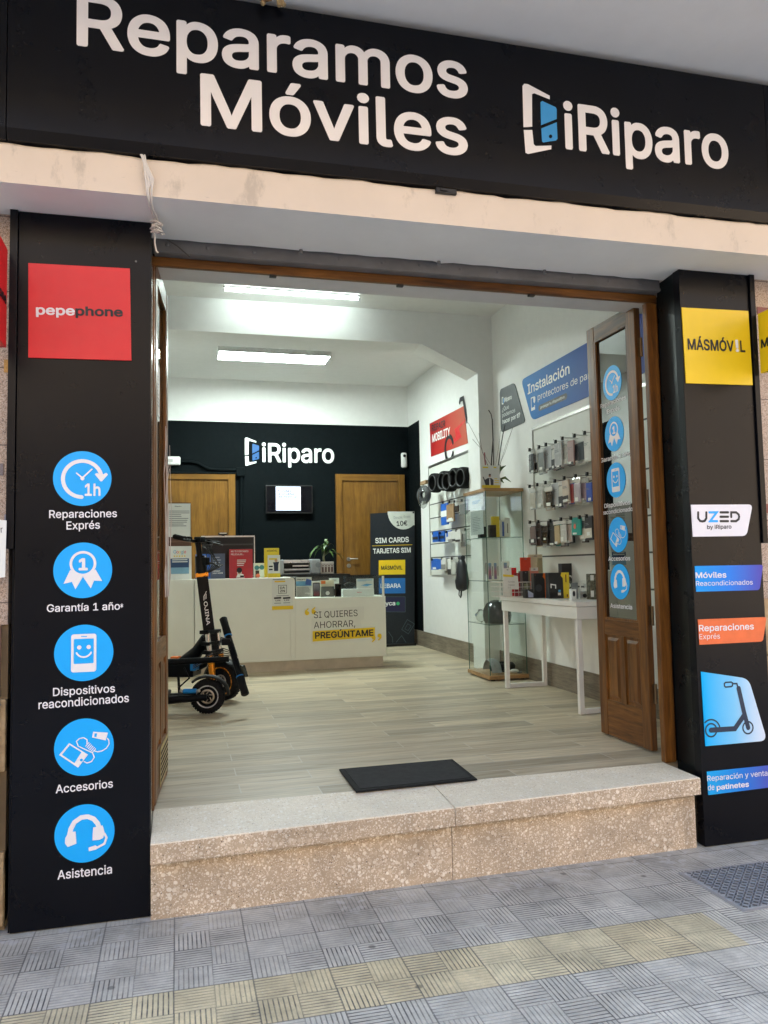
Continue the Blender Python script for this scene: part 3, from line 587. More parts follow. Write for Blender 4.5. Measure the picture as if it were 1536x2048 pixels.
t = plate_r('blue to violet plate about phones on the right black panel', [(1388.7, 1132), (1525, 1129.5), (1518, 1180), (1391.7, 1183.5)], gm('blue violet print', ((0, (.01, .33, .86)), (.5, (.03, .22, .80)), (1, (.10, .07, .44))), 0), .015)
ptext(fo, 'Móviles', (1391.3, 1156), (1452.8, 1155), 1144.6, INK, t, .02, off=.0005); ptext(fo, 'Reacondicionados', (1392, 1172), (1505.5, 1169), 1162.3, INK, t, 0, off=.0005)
t = plate_r('orange plate about repairs on the right black panel', [(1395, 1238.8), (1532, 1233.8), (1524.5, 1282.8), (1398, 1289.5)], ORANGE, .015)
ptext(fo, 'Reparaciones', (1398, 1262.7), (1507.8, 1258.4), 1250, INK, t, .02, off=.0005); ptext(fo, 'Exprés', (1398.7, 1278.5), (1440, 1277), 1268.3, INK, t, 0, off=.0005)
t = plate_r('pale blue plate with a dark scooter drawing on the right black panel', [(1401, 1343), (1496, 1357), (1533, 1481), (1410, 1492)], gradm('scooter plate print', ((0, (.0, .46, .95)), (.5, (.22, .60, .92)), (1, (.72, .80, .92))), 0, .33), .04)
z8 = lambda x, y: fo.uv(1150+x/3.98, 1300+y/3.98)
g = G(fo, .0004); px_ = lambda *p: [z8(*k) for k in p]; uw = abs(z8(40, 0)[0]-z8(0, 0)[0])
g.stroke(px_((1198, 258), (1243, 255), (1253, 262), (1253, 284), (1243, 291), (1198, 295), (1189, 286), (1189, 267)), uw*.28, closed=True)
g.stroke(px_((1256, 268), (1288, 267), (1297, 305)), uw*.3); g.stroke(px_((1302, 305), (1345, 495), (1378, 618)), uw*.92, cap=True); g.stroke(px_((1082, 638), (1272, 626), (1345, 520)), uw*.95)
g.ring(z8(1083, 638), uw*1.2, uw*.28); g.ring(z8(1376, 618), uw*1.12, uw*.28); g.arc(z8(1083, 638), uw*1.95, 10, 130, uw*.28); g.build('drawing', NAVY, t)
t = plate_r('blue strip plate about scooter sales low on the right black panel', [(1413, 1543), (1560, 1528), (1556, 1572), (1415.8, 1589.7)], gm('blue strip print', ((0, (.01, .40, .86)), (.5, (.02, .20, .70)), (1, (.10, .07, .44))), 0), .012)
ptext(fo, 'Reparación y venta', (1414.5, 1562.5), (1535, 1551), 1551.5, INK, t, .004, off=.0005); ptext(fo, 'de', (1416, 1581), (1429, 1579.5), 1569.5, INK, t, .004, off=.0005); ptext(fo, 'patinetes', (1433.4, 1580), (1498, 1573), 1569.5, INK, t, .03, off=.0005)
# ------------------------------------------------------------------ step, mat, manhole
st = thing('entrance_step', 'terrazzo entrance step with a pale polished tread and rough tan riser', 'step', (1.1, 3.1, ZP))
L0 = V((-.099, 3.190, -.034)); R0 = V((2.296, 3.232, -.002)); jx = at(905, 1612, 'z', -.02).x
def fy_(x): return L0.y+(R0.y-L0.y)*(x-L0.x)/(R0.x-L0.x)
def fz_(x): return L0.z+(R0.z-L0.z)*(x-L0.x)/(R0.x-L0.x)
def slab(a, b):
    vs = []
    for x in (a, b): vs += [(x, fy_(x)-.045, fz_(x)), (x, YF, .002), (x, YF, -.1), (x, fy_(x)-.045, fz_(x)-.075)]
    return MB().add(vs, [(0, 3, 2, 1), (4, 5, 6, 7), (0, 1, 5, 4), (1, 2, 6, 5), (2, 3, 7, 6), (3, 0, 4, 7)])
XE = R0.x
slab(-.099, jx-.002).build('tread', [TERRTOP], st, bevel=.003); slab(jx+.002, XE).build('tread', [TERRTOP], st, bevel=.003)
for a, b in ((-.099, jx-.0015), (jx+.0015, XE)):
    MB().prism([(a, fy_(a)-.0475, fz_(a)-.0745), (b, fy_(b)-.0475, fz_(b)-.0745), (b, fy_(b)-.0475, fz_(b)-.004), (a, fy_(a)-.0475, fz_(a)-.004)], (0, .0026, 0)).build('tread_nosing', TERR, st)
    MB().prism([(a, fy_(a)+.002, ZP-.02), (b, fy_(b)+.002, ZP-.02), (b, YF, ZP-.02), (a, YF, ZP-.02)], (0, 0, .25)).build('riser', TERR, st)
MB().prism([(-.098, fy_(-.1)+.012, ZP-.05), (XE-.003, fy_(XE)+.012, ZP-.05), (XE-.003, 3.45, ZP-.05), (-.098, 3.45, ZP-.05)], (0, 0, .24-ZP-.327)).build('core', M('mortar', (.30, .22, .13), .9), st)
q = [at(*p, 'z', .004) for p in ((712, 1586), (955, 1561), (905, 1521), (678, 1541))]
m_ = thing('doormat', 'black rectangular doormat lying just inside the threshold', 'doormat', q[0])
cx = sum(p.x for p in q)/4; cy = sum(p.y for p in q)/4
MB().prism([(p.x, p.y, .004) for p in q], (0, 0, .008)).build('rubber_border', RUBBER, m_, bevel=.003)
MB().prism([(cx+(p.x-cx)*.92, cy+(p.y-cy)*.88, .0121) for p in q], (0, 0, .0025)).build('pile', MATBLK, m_)
mh = thing('access_cover', 'dark steel tread plate cover set in the pavement at the right edge', 'manhole cover', (2.3, 2.8, ZP))
STL = M('worn steel plate', (.36, .375, .39), .45, metal=.05, var=.35, scale=25, bump=.0008)
mb = MB().box(2.05, 2.62, 2.62, 2.985, ZP-.01, ZP+.003); mb.build('plate', STL, mh, bevel=.002)
mb = MB()
for i in range(26):
    for j in range(17):
        x = 2.068+i*.0218; y = 2.635+j*.0212
        if x > 2.60: continue
        a = .7854 if (i+j) % 2 else -.7854; mb.obox((x, y, ZP+.0042), (.0085*math.cos(a), .0085*math.sin(a), 0), (-.0026*math.sin(a), .0026*math.cos(a), 0), (0, 0, .0026))
mb.build('tread_pattern', M('dirty steel bumps', (.12, .125, .13), .5, metal=.1, var=.4, scale=30), mh)
mb = MB().box(2.035, 2.05, 2.605, 3.0, ZP-.01, ZP+.002).box(2.05, 2.635, 2.605, 2.62, ZP-.01, ZP+.002).box(2.05, 2.635, 2.985, 3.0, ZP-.01, ZP+.002).box(2.62, 2.635, 2.62, 2.985, ZP-.01, ZP+.002); mb.build('frame', M('cement frame', (.32, .31, .30), .8), mh)
# ------------------------------------------------------------------ shutter channel, cables, door frame
sh = thing('shutter_channel', 'grey painted steel shutter channel with bolts above the wooden door frame', 'shutter channel', (1.1, 3.44, 2.33))
box(-.095, 2.35, 3.405, 3.46, 2.335, 2.405).build('lower_rail', GREYM, sh, bevel=.002); box(-.095, 2.35, 3.425, 3.46, 2.4075, 2.56).build('upper_plate', GREYM, sh); box(-.095, 2.35, 3.399, 3.4045, 2.338, 2.350).build('rail_lip', GREYM, sh); box(-.095, 2.35, 3.399, 3.4045, 2.393, 2.402).build('rail_lip', GREYM, sh)
f = FY(3.405)
for u, v in ((334, 511), (415, 512), (508, 518.5), (680, 531), (765, 539), (840, 544), (921, 549.5), (996, 554), (1146, 563), (1218, 567), (1281, 572)):
    a, b = f.uv(u, v); MB().ball((a, 3.405, 2.37), .0085, 10, sc=(1, .6, 1)).build('bolt', GREYM, sh)
for u in (600, 873, 1082):
    a = f.uv(u, 530)[0]; MB().tube([(a, 3.40, 2.395), (a, 3.37, 2.385), (a-.004, 3.36, 2.36)], .008, 8).build('hook', GREYM, sh)
bc = thing('cable_clip', 'small black clip wedged between the black sign and the cream ledge', 'clip', (1.13, 2.97, 2.53)); a_ = FY(2.985).uv(870, 382); b_ = FY(2.985).uv(912, 386); box(a_[0], b_[0], 2.972, 2.989, b_[1]-.012, a_[1]+.012).build('body', BLACK, bc, bevel=.003); box(a_[0]+.02, a_[0]+.05, 2.966, 2.973, b_[1]-.004, a_[1]+.006).build('tab', BLACK, bc)
cbl = thing('cable_bundle', 'loose white cables draped over the cream ledge above the left black panel', 'cables', (-.1, 2.97, 2.38)); rr = random.Random(11)
for k in range(5):
    o_ = rr.uniform(-.012, .012); P_ = [(-.135+o_*1.6, 3.0, 2.545), (-.128+o_, 2.975, 2.53), (-.120+o_*.6, 2.970, 2.50), (-.112+o_*1.3+.006*k, 2.972, 2.44), (-.108+o_*1.5, 2.974, 2.40), (-.104+o_, 2.985, 2.366), (-.098+o_*.5, 3.05, 2.362), (-.09+o_, 3.12, 2.365), (-.085+o_*1.8, 3.2, 2.35)]
    MB().tube(P_, .0042, 7).build('cable', WCABLE, cbl)
P_ = [(-.078+(.020+.007*math.sin(t*1.7))*math.cos(t*.9), 3.16+(.026+.010*math.cos(t*2.3))*math.sin(t*.9), 2.350+.012*math.sin(t*.53)-.0007*t) for t in range(40)]; MB().tube(P_, .0038, 6).build('cable_coil', WCABLE, cbl)
MB().tube([(-.085, 3.2, 2.35), (-.088, 3.22, 2.30), (-.082, 3.23, 2.27), (-.075, 3.23, 2.262)], .0038, 6).build('loose_end', WCABLE, cbl); MB().tube([(-.08, 3.18, 2.35), (-.06, 3.2, 2.325), (-.05, 3.21, 2.335)], .0038, 6).build('loose_end', WCABLE, cbl)
MB().tube([(-.09, 3.40, 2.41), (-.04, 3.39, 2.385), (.0, 3.39, 2.362), (.03, 3.385, 2.335), (.05, 3.38, 2.315)], .003, 6).build('thin_wire', M('grey wire', (.10, .09, .08), .6), cbl)
df = thing('door_frame', 'varnished wooden door frame lining the shop entrance', 'door frame', (1.1, 3.5, 0))
box(-.115, 2.36, 3.452, 3.476, 2.294, 2.334).build('head', WOODX, df, bevel=.003)
box(2.290, 2.352, 3.44, 3.476, .004, 2.2875).build('jamb', WOOD, df, bevel=.004); box(2.340, 2.425, 3.4765, 3.50, .004, 2.333).build('rebate', M('dark rebate', (.03, .02, .015), .7), df); box(-.13, -.094, 3.43, 3.60, .004, 2.2875).build('jamb', WOOD, df, bevel=.004)
for u in (546, 800, 1062):
    a = FY(3.46).uv(u, 552)[0]; box(a-.015, a+.015, 3.455, 3.475, 2.284, 2.2938).build('catch', BLACK, df)
# ------------------------------------------------------------------ door leaves
def leaf(label, x0, x1, ya, yb, face, gl, z0=.008, z1=2.36):
    """glazed leaf standing open along y, seen face at x=face"""
    t = thing('door_leaf', label, 'door leaf', ((x0+x1)/2, ya, 0)); s = .08; zr = .66; zt = 2.275
    [box(x0, x1, a, b, z0, z1).build('stile', WOOD, t, bevel=.004) for a, b in ((ya, ya+s), (yb-s, yb))]
    WY = m_wood('varnished rail wood', (.046, .015, .0030), (.150, .056, .0095), (.26, .104, .018), 'y', .36) if 'WY' not in globals() else WY_
    globals()['WY_'] = WY
    for r0_, r1_ in ((zt, z1-.001), (zr-.085, zr), (z0+.001, z0+.20)): box(x0+.002, x1-.002, ya+s, yb-s, r0_, r1_).build('rail', WY, t, bevel=.003)
    ym = (ya+yb)/2
    box(x0+.003, x1-.003, ym-.024, ym+.024, z0+.20, zr-.085).build('mullion', WOOD, t)
    for a, b in ((ya+s, ym-.024), (ym+.024, yb-s)):
        xm = (x0+x1)/2; box(xm-.006, xm+.006, a, b, z0+.20, zr-.085).build('lower_panel', WOOD, t)
        for sg_ in (-1, 1):
            xf = xm+sg_*.0062; w_ = .032; c = xm+sg_*.0145
            MB().add([(xf, a+.016, z0+.216), (xf, b-.016, z0+.216), (xf, b-.016, zr-.101), (xf, a+.016, zr-.101), (c, a+w_, z0+.20+w_), (c, b-w_, z0+.20+w_), (c, b-w_, zr-.085-w_), (c, a+w_, zr-.085-w_)],
                     [(0, 1, 5, 4), (1, 2, 6, 5), (2, 3, 7, 6), (3, 0, 4, 7), (4, 5, 6, 7)]).build('raised_field', WOOD, t)
    mb = MB()
    for sg_ in (-1, 1):
        xx = (x0+x1)/2+sg_*.010
        for a, b, c, d in ((ya+s, ya+s+.012, zr, zt), (yb-s-.012, yb-s, zr, zt), (ya+s+.012, yb-s-.012, zr, zr+.012), (ya+s+.012, yb-s-.012, zt-.012, zt)): mb.box(xx-.006, xx+.006, a, b, c, d)
    mb.build('glazing_bead', WOOD, t); xm = (x0+x1)/2
    box(xm-.002, xm+.002, ya+s, yb-s, zr, zt).build('glass_pane', gl, t)
    return t
YA, YE = 3.655, 4.160
lr = leaf('varnished glazed door leaf standing open on the right with five blue discs on its glass', 2.357, 2.392, YA, YE, 2.357, MGL)
for z in (2.12, 1.31, .70, .30):
    hb = box(2.372, 2.394, YA-.004, YA-.0005, z-.05, z+.05).build('hinge', BRASS, lr); MB().cyl((2.385, YA-.012, z-.05), (2.385, YA-.012, z+.05), .008, 10).build('knuckle', BRASS, hb)
ll = leaf('varnished glazed door leaf standing open on the left, seen almost edge on', -.128, -.090, 3.49, 4.06, -.090, GL)
LP = V((-.109, 3.49, 0)); LA = -.078
def swing(o):
    o.rotation_euler.z = LA; o.location = LP+Matrix.Rotation(LA, 3, 'Z') @ (V(o.location)-LP)
mb = MB().box(-.0895, -.087, 3.66, 4.02, .04, .20); vg = mb.build('vent_grille', M('brass vent', (.45, .34, .14), .4, metal=.6), ll)
mb = MB()
for i in range(6):
    for j in range(22): mb.box(-.087, -.0862, 3.68+j*.0152, 3.688+j*.0152, .055+i*.023, .068+i*.023)
mb.build('vent_holes', M('vent slot dark', (.04, .03, .02), .8), vg); swing(ll)
fl = Fr((-.1045, 0, 0), (0, 1, 0), (0, 0, 1))
for (y0, y1, z0, z1) in ((3.62, 3.80, 1.70, 1.93), (3.60, 3.70, 1.42, 1.95)):
    t = thing('paper_sheet', 'white paper sheet taped inside the %s of the left door glass' % ('upper part' if y0 > 3.61 else 'hinge side'), 'paper', (-.104, y0, z0)); box(-.1055, -.1045, y0, y1, z0, z1).build('sheet', PAPER, t)
    if y0 > 3.61: g = G(fl, .0006); g.bars(y0+.02, z0+.03, y1-.02, z1-.05, 9, .35, 4); g.build('print', GREYINK, t)
    swing(t)
tw = thing('twig_bunch', 'bunch of thin white painted twigs standing against the left door glass', 'twigs', (-.078, 3.9, .86)); rr = random.Random(5)
mb = MB()
for k in range(8):
    p = V((-.076+rr.uniform(-.008, .006), 3.86+rr.uniform(-.10, .12), .86)); P_ = [p]; h = rr.uniform(.25, .85)
    for i in range(7): p = p+V((rr.uniform(-.005, .005), rr.uniform(-.028, .028), h/7)); p.x = max(-.084, min(-.060, p.x)); P_.append(p)
    mb.tube(P_, [.0017]*4+[.0012]*4, 5)
    if k % 2: b = P_[5]; mb.tube([b, b+V((.006, .03, .06))], .0014, 5)
mb.build('twig', M('white painted twig', (.60, .50, .46), .7), tw); swing(tw)
# discs on the right leaf's glass
fd = Fr((2.3716, 0, 0), (0, -1, 0), (0, 0, 1)); cy = -(YA+YE)/2
DL = [(1214, 770, 'Reparaciones', 808, 'Exprés', 824), (1218, 871, 'Garantía 1 año', 917, None, 0), (1222.5, 962, 'Dispositivos', 1010, 'reacondicionados', 1023), (1229, 1070, 'Accesorios', 1117, None, 0), (1235.5, 1163, 'Asistencia', 1212, None, 0)]
for i, s_ in enumerate(DL):
    c = fd.uv(s_[0], s_[1]); c = (cy-.012, c[1]); r = .098
    t = thing('sticker', 'blue disc with white %s on the right door leaf glass' % KIND[i], 'sticker', fd.P(c[0], c[1]-r), 'blue discs on the door glass')
    g = G(fd, .0008); g.disc(c, r, 48); g.build('disc', BLUE, t); icon(i+1, fd, c, r, t)
    for tx, vv in ((s_[2], s_[3]), (s_[4], s_[5])):
        if tx: z = fd.uv(s_[0], vv)[1]; w_ = .0155*len(tx)*.72; text(fd, tx, (c[0]-w_, z-.012), (c[0]+w_, z-.012), .024, INK, t, .014, off=.001)
# ================================================================== INSIDE THE SHOP
LEDM = emis('led diffuser', (.85, .99, .94), LED); LEDT = emis('led tube diffuser', (.85, .99, .94), LED*.34)
t = thing('tube_light', 'long lit white LED tube on the ceiling in front of the beam', 'ceiling light', (.96, 6.60, 3.36))
box(.375, 1.545, 6.59, 6.624, 3.346, 3.359).build('housing', M('white lamp plastic', (.75, .75, .75), .5), t, bevel=.003)
MB().tube([(.385, 6.607, 3.334), (1.535, 6.607, 3.334)], .013, 14).build('diffuser', LEDT, t)
for x in (.367, 1.535): MB().cyl((x, 6.607, 3.334), (x+.018, 6.607, 3.334), .015, 14).build('end_cap', M('white lamp plastic', (.75, .75, .75), .5), t)
t = thing('panel_light', 'lit rectangular LED panel on the ceiling of the back room', 'ceiling light', (1.0, 8.5, 3.33))
mb = MB().box(.41, 1.62, 8.31, 8.325, 3.275, 3.329).box(.41, 1.62, 8.655, 8.67, 3.275, 3.329).box(.41, .425, 8.325, 8.655, 3.275, 3.329).box(1.605, 1.62, 8.325, 8.655, 3.275, 3.329); mb.build('frame', SILVER, t)
box(.425, 1.605, 8.325, 8.655, 3.279, 3.289).build('diffuser', LEDM, t)
f = FY(YB)
def rectpx(fr, uL, vT, uR, vB): a0, b0 = fr.uv(uL, vB); a1, b1 = fr.uv(uR, vT); return a0, b0, a1, b1
def idoor(label, x0, x1, zt, handle):
    t = thing('wooden_door', label, 'door', ((x0+x1)/2, YB, 0)); w_ = .085
    mb = MB().box(x0, x0+w_, YB-.03, YB+.05, 0, zt).box(x1-w_, x1, YB-.03, YB+.05, 0, zt); fr_ = mb.build('frame', OAK, t, bevel=.003); box(x0+w_, x1-w_, YB-.028, YB+.05, zt-w_, zt).build('frame_head', OAKX, t, bevel=.003)
    box(x0+w_+.003, x1-w_-.003, YB-.008, YB+.04, .005, zt-w_-.003).build('door_panel', OAK, t)
    if handle:
        hx, hz = f.uv(697, 1118); h = MB().cyl((hx, YB-.02, hz), (hx, YB-.008, hz), .026, 16).tube([(hx, YB-.02, hz), (hx, YB-.05, hz), (hx+.012, YB-.055, hz), (hx+.11, YB-.055, hz)], .009, 8).build('handle', STEEL, t)
        MB().cyl((hx, YB-.018, hz-.085), (hx, YB-.008, hz-.085), .026, 16).cyl((hx, YB-.02, hz-.085), (hx, YB-.018, hz-.085), .008, 10).build('lock', STEEL, t)
x0, _, x1, zt = rectpx(f, 675, 950, 808, 1285); idoor('oak veneer door with steel handle on the dark back wall behind the SIM card banner', x0, x1, zt, 1)
x1b = f.uv(470, 950)[0]; idoor('oak veneer door at the left of the dark back wall, cut by the entrance leaf', x1b-(x1-x0), x1b, zt, 0)
t = thing('wall_logo', 'white and blue shop logo on the dark back wall above the screen', 'wall logo', f.P(*f.uv(490, 928)))
fo = FY(YB-.012)
LX, LZ = fo.uv(524, 923); RX, RZ = fo.uv(668.5, 923); logo(fo, (LX, LZ), (RX, LZ), fo.uv(540, 886)[1]-LZ, t, INKW, M('wall logo blue', (.010, .10, .31), .45), DARKWALL)
tv = thing('wall_screen', 'black wall screen showing a white portrait advert on the back wall', 'screen', f.P(*f.uv(577, 1000)))
a0, b0, a1, b1 = rectpx(f, 531, 972, 623, 1028); ft = FY(YB-.07)
box(a0, a1, YB-.07, YB-.03, b0, b1).build('housing', BLACK, tv, bevel=.004); box((a0+a1)/2-.1, (a0+a1)/2+.1, YB-.03, YB, (b0+b1)/2-.1, (b0+b1)/2+.1).build('bracket', BLACK, tv)
G(ft, .0006).rect(a0+.012, b0+.02, a1-.012, b1-.012).build('glass', M('screen glass', (.004, .004, .006), .08), tv)
p0, q0, p1, q1 = rectpx(ft, 552, 973.5, 601, 1021); G(ft, .0012).rect(p0, q0, p1, q1).build('lit_page', emis('lit page', (.72, .78, 1.0), .155), tv)
w_ = p1-p0; hh = q1-q0
for k, (s_, m_, x_, e_) in enumerate((('Fundas', DINK, .09, .62), ('a prueba', DINK, .09, .73), ('de', DINK, .09, .26), ('festival.', SKY, .31, .90))):
    z = q1-hh*(.22+.125*min(k, 2)); text(ft, s_, (p0+w_*x_, z), (p0+w_*e_, z), hh*.095, m_, tv, .03, off=.002)
G(ft, .002).bars(p0+w_*.1, q0+hh*.30, p0+w_*.65, q0+hh*.36, 1).bars(p0+w_*.42, q0+hh*.07, p0+w_*.58, q0+hh*.11, 1).build('small_print', GREYINK, tv)
t = thing('wall_sensor', 'white rounded alarm unit on the dark back wall above the left door', 'alarm', f.P(*f.uv(348, 923)))
a0, b0, a1, b1 = rectpx(f, 325, 914, 361, 931); box(a0, a1, YB-.06, YB, b0, b1).build('housing', WHITE, t, bevel=.02); G(FY(YB-.06), .001).rect(a1-.17, b0+.035, a1-.09, b1-.035).build('grille', M('pale grey plastic', (.5, .5, .48), .5), t)
t = thing('wall_camera', 'small white camera on the dark wall right of the oak door', 'camera', f.P(*f.uv(806, 921)))
a0, b0, a1, b1 = rectpx(f, 801.5, 906, 812, 936); box(a0, a1, YB-.05, YB, b0, b1).build('housing', WHITE, t, bevel=.02); MB().cyl(((a0+a1)/2, YB-.056, b1-.045), ((a0+a1)/2, YB-.05, b1-.045), .018, 16).build('lens', BLACK, t)
t = thing('cable_trunking', 'curved dark painted cable trunking above the left oak door', 'trunking', f.P(*f.uv(400, 940)))
zz = [f.uv(u, v) for u, v in ((300, 922), (383, 924), (396, 927), (408, 934), (420, 939), (472, 941))]; MB().tube([(a, YB-.02, b) for a, b in zz], .018, 8).build('upper_duct', DARKWALL, t)
zz = [f.uv(u, v) for u, v in ((300, 946), (472, 947))]; MB().tube([(a, YB-.02, b) for a, b in zz], .016, 8).build('lower_duct', DARKWALL, t)
a0, b0, a1, b1 = rectpx(f, 472, 936, 489, 953); box(a0, a1, YB-.06, YB, b0, b1).build('junction_box', DARKWALL, t, bevel=.006)
zz = [f.uv(u, v) for u, v in ((482, 953), (481, 1080))]; MB().tube([(a, YB-.02, b) for a, b in zz], .02, 8).build('down_pipe', DARKWALL, t)
# ------------------------------------------------------------------ counter
YC = 7.66; f = FY(YC); xs_ = f.uv(590, 1200)[0]; xe = f.uv(772, 1250)[0]; zt = f.uv(480, 1157)[1]; zg = f.uv(680, 1194.5)[1]; xl = f.uv(388.5, 1250)[0]; zk = .112
ct = thing('shop_counter', 'cream laminate shop counter with a glass display case at its right end', 'counter', (.9, YC, 0))
box(-.55, xl-.003, YC+.003, YC+.55, zk, zt).build('front_panel', SATIN, ct, bevel=.002); box(xl+.003, xs_-.045, YC+.002, YC+.55, zk, zt).build('front_panel', SATIN, ct, bevel=.004)
MB().prism([(xs_-.045, YC-.008, zk-.01), (xs_-.001, YC-.008, zk-.01), (xs_-.001, YC-.008, zt-.03), (xs_-.012, YC-.008, zt-.006), (xs_-.045, YC-.008, zt+.004)], (0, .56, 0)).build('end_post', SATIN, ct)
box(xs_+.001, xe, YC, YC+.50, zk, zg).build('lower_cabinet', SATIN, ct, bevel=.002)
box(-.55, xe-.03, YC+.025, YC+.5, 0, zk).build('plinth', M('beige plinth', (.56, .49, .40), .5), ct); box(-.55, xe, YC-.004, YC+.02, zk-.012, zk+.006).build('base_strip', SATIN, ct)
box(xs_+.004, xe-.004, YC+.004, YC+.009, zg, zt-.004).build('front_glass', CGL, ct); box(xe-.009, xe-.004, YC+.009, YC+.46, zg, zt-.004).build('side_glass', CGL, ct); box(xs_+.004, xe-.004, YC+.004, YC+.49, zt-.004, zt+.002).build('top_glass', CGL, ct)
box(xs_, xe, YC+.49, YC+.50, zg, zt+.006).build('back_rail', BLACK, ct); box(xe-.03, xe-.010, YC+.002, YC+.014, zg, zt-.005).build('end_frame', SATIN, ct)
# speech sticker on the counter front
t = thing('counter_sticker', 'white and yellow quotation sticker on the right half of the counter front', 'sticker', f.P(*f.uv(690, 1285)))
PL = M('pale grey sticker', (.76, .77, .72), .5, var=.02)
z4 = lambda x, y: f.uv(520+x/4.518, 1000+y/4.518)
g = G(f, .0008); g.pl([z4(*p) for p in ((460, 1300), (1000, 1262), (1045, 1240), (1050, 1135), (915, 1145), (912, 1085), (940, 1078), (940, 960), (520, 985), (500, 1040), (465, 1070))])
g.disc(z4(425, 1005), .032).disc(z4(490, 985), .032).disc(z4(1025, 1265), .032).disc(z4(1075, 1245), .032); g.build('backing', PL, t)
G(f, .0016).pl([z4(*p) for p in ((475, 1185), (1038, 1150), (1038, 1238), (475, 1280))]).build('yellow_bar', YEL, t)
def quote(c, s_):
    g = G(f, .0020); g.disc(c, .021, 20); g.stroke([(c[0]-s_*.015, c[1]+s_*.002), (c[0]-s_*.012, c[1]+s_*.022), (c[0]+s_*.010, c[1]+s_*.040)], .014); g.build('quote_mark', YEL, t)
for p in ((425, 1022), (485, 1012)): quote(z4(*p), 1)
for p in ((1025, 1240), (1080, 1225)): quote(z4(*p), -1)
for s_, l_, r_, tp, bo in (('SI QUIERES', (487, 1068), (882, 1048), 1010, 0), ('AHORRAR,', (487, 1160), (860, 1142), 1102, 0), ('PREGÚNTAME', (497, 1252), (1025, 1224), 1195, .035)):
    l2 = z4(*l_); text(f, s_, l2, z4(*r_), z4(l_[0], tp)[1]-l2[1], DINK, t, bo, off=.0028)
t = thing('counter_poster', 'white poster with a black square logo and yellow foot on the counter front', 'poster', f.P(*f.uv(563, 1220)))
z8_ = lambda x, y: f.uv(380+x/6.4, 1130+y/6.4)
g = G(FY(YC-.008), .0012); f2 = FY(YC-.0095); z9 = lambda x, y: f2.uv(380+x/6.4, 1130+y/6.4)
MB().prism([f2.P(*z9(*p), .0) for p in ((1050, 580), (1320, 570), (1320, 175), (1050, 185))], (0, .0014, 0)).build('sheet', PAPER, t)
G(f2, .0006).pl([z9(*p) for p in ((1050, 575), (1320, 565), (1320, 518), (1050, 528))]).build('yellow_band', YEL, t); G(f2, .0006).pl([z9(*p) for p in ((1082, 222), (1220, 218), (1220, 200), (1082, 204))]).build('yellow_band', YEL, t)
g = G(f2, .0010); c_ = [z9(*p) for p in ((1132, 364), (1236, 360), (1236, 258), (1132, 260))]; g.stroke(c_, .004, closed=True)
for x0_, x1_ in ((1075, 1168), (1190, 1285)): g.pl([z9(x0_, 436), z9(x1_, 430), z9(x1_, 408), z9(x0_, 414)])
g.build('print', DINK, t)
for s_, l_, r_, tp in (('DA', (1152, 305), (1216, 302), 278), ('ZN', (1152, 348), (1216, 345), 318), ('9,99€', (1092, 466), (1158, 463), 446), ('9,99€', (1205, 462), (1272, 459), 442)):
    l2 = z9(*l_); text(f2, s_, l2, z9(*r_), z9(l_[0], tp)[1]-l2[1], DINK, t, .03, off=.0012)
g = G(f2, .0006)
for x0_, y0_, x1_ in ((1060, 186, 1215), (1105, 395, 1265), (1078, 490, 1165), (1195, 485, 1282)): a, b = z9(x0_, y0_); a2, b2 = z9(x1_, y0_); g.rect(a, b-.003, a2, b+.003)
g.build('fine_print', GREYINK, t)
# ------------------------------------------------------------------ standing cards
def card(name, label, cat, y, uL, vT, uR, vB, mat, th=.006, group=None, part='card'):
    fr = FY(y); a0, b0, a1, b1 = rectpx(fr, uL, vT, uR, vB); t = thing(name, label, cat, ((a0+a1)/2, y, b0), group)
    box(a0, a1, y, y+th, b0, b1).build(part, mat, t, bevel=min(.001, th/4)); R_ = lambda x, z: (a0+(a1-a0)*x, b0+(b1-b0)*z)
    return t, fr, R_
def ctext(fr, R_, s, x0, x1, z, cap, mat, t, bold=.02, off=.0012): text(fr, s, R_(x0, z), R_(x1, z), R_(0, cap)[1]-R_(0, 0)[1], mat, t, bold, off=off)
def rbars(g, R_, x0, z0, x1, z1, n, seed=0): a, b = R_(x0, z0); c, d = R_(x1, z1); g.bars(a, b, c, d, n, .4, seed); return g
t, fr, R_ = card('leaflet_stand', 'red leaflet stand on the counter with a printed figure', 'leaflet stand', 7.78, 459, 1098, 505, 1158, M('red card', (.50, .035, .05), .5), .02)
ctext(fr, R_, 'NO TE CONTAMOS', .07, .82, .90, .055, INKW, t); ctext(fr, R_, 'PELICULAS...', .07, .62, .80, .055, INKW, t)
fq = FY(7.765); a, b = R_(.26, .03); a2, b2 = R_(.78, .74); box(a, a2, 7.765, 7.779, b, b2).build('leaflet', M('red leaflet', (.52, .03, .04), .5), t)
g = rbars(G(fq, .001), R_, .32, .42, .74, .66, 4); g.build('leaflet_print', INKW, t)
g = G(fq, .001); g.disc(R_(.42, .22), .022); g.pl([R_(.28, .04), R_(.64, .04), R_(.60, .14), R_(.46, .19), R_(.34, .16)]); g.build('printed_shirt', INKW, t)
G(fq, .0016).disc(R_(.42, .21), .016).build('printed_face', SKIN, t); G(fq, .002).disc(R_(.42, .29), .026).pl([R_(.45, .05), R_(.62, .05), R_(.62, .11), R_(.45, .11)]).build('printed_hair', DINK, t)
t, fr, R_ = card('leaflet_stand', 'bright blue leaflet stand behind the standing scooter handlebar', 'leaflet stand', 7.90, 391, 1108, 421, 1160, M('blue card', (.03, .13, .50), .45), .02)
ctext(fr, R_, 'Digi', .3, .75, .88, .07, INKW, t); g = rbars(G(fr, .0008), R_, .1, .45, .6, .85, 3); g.rect(*R_(.16, .68), *R_(.42, .80)); g.build('print', INKW, t)
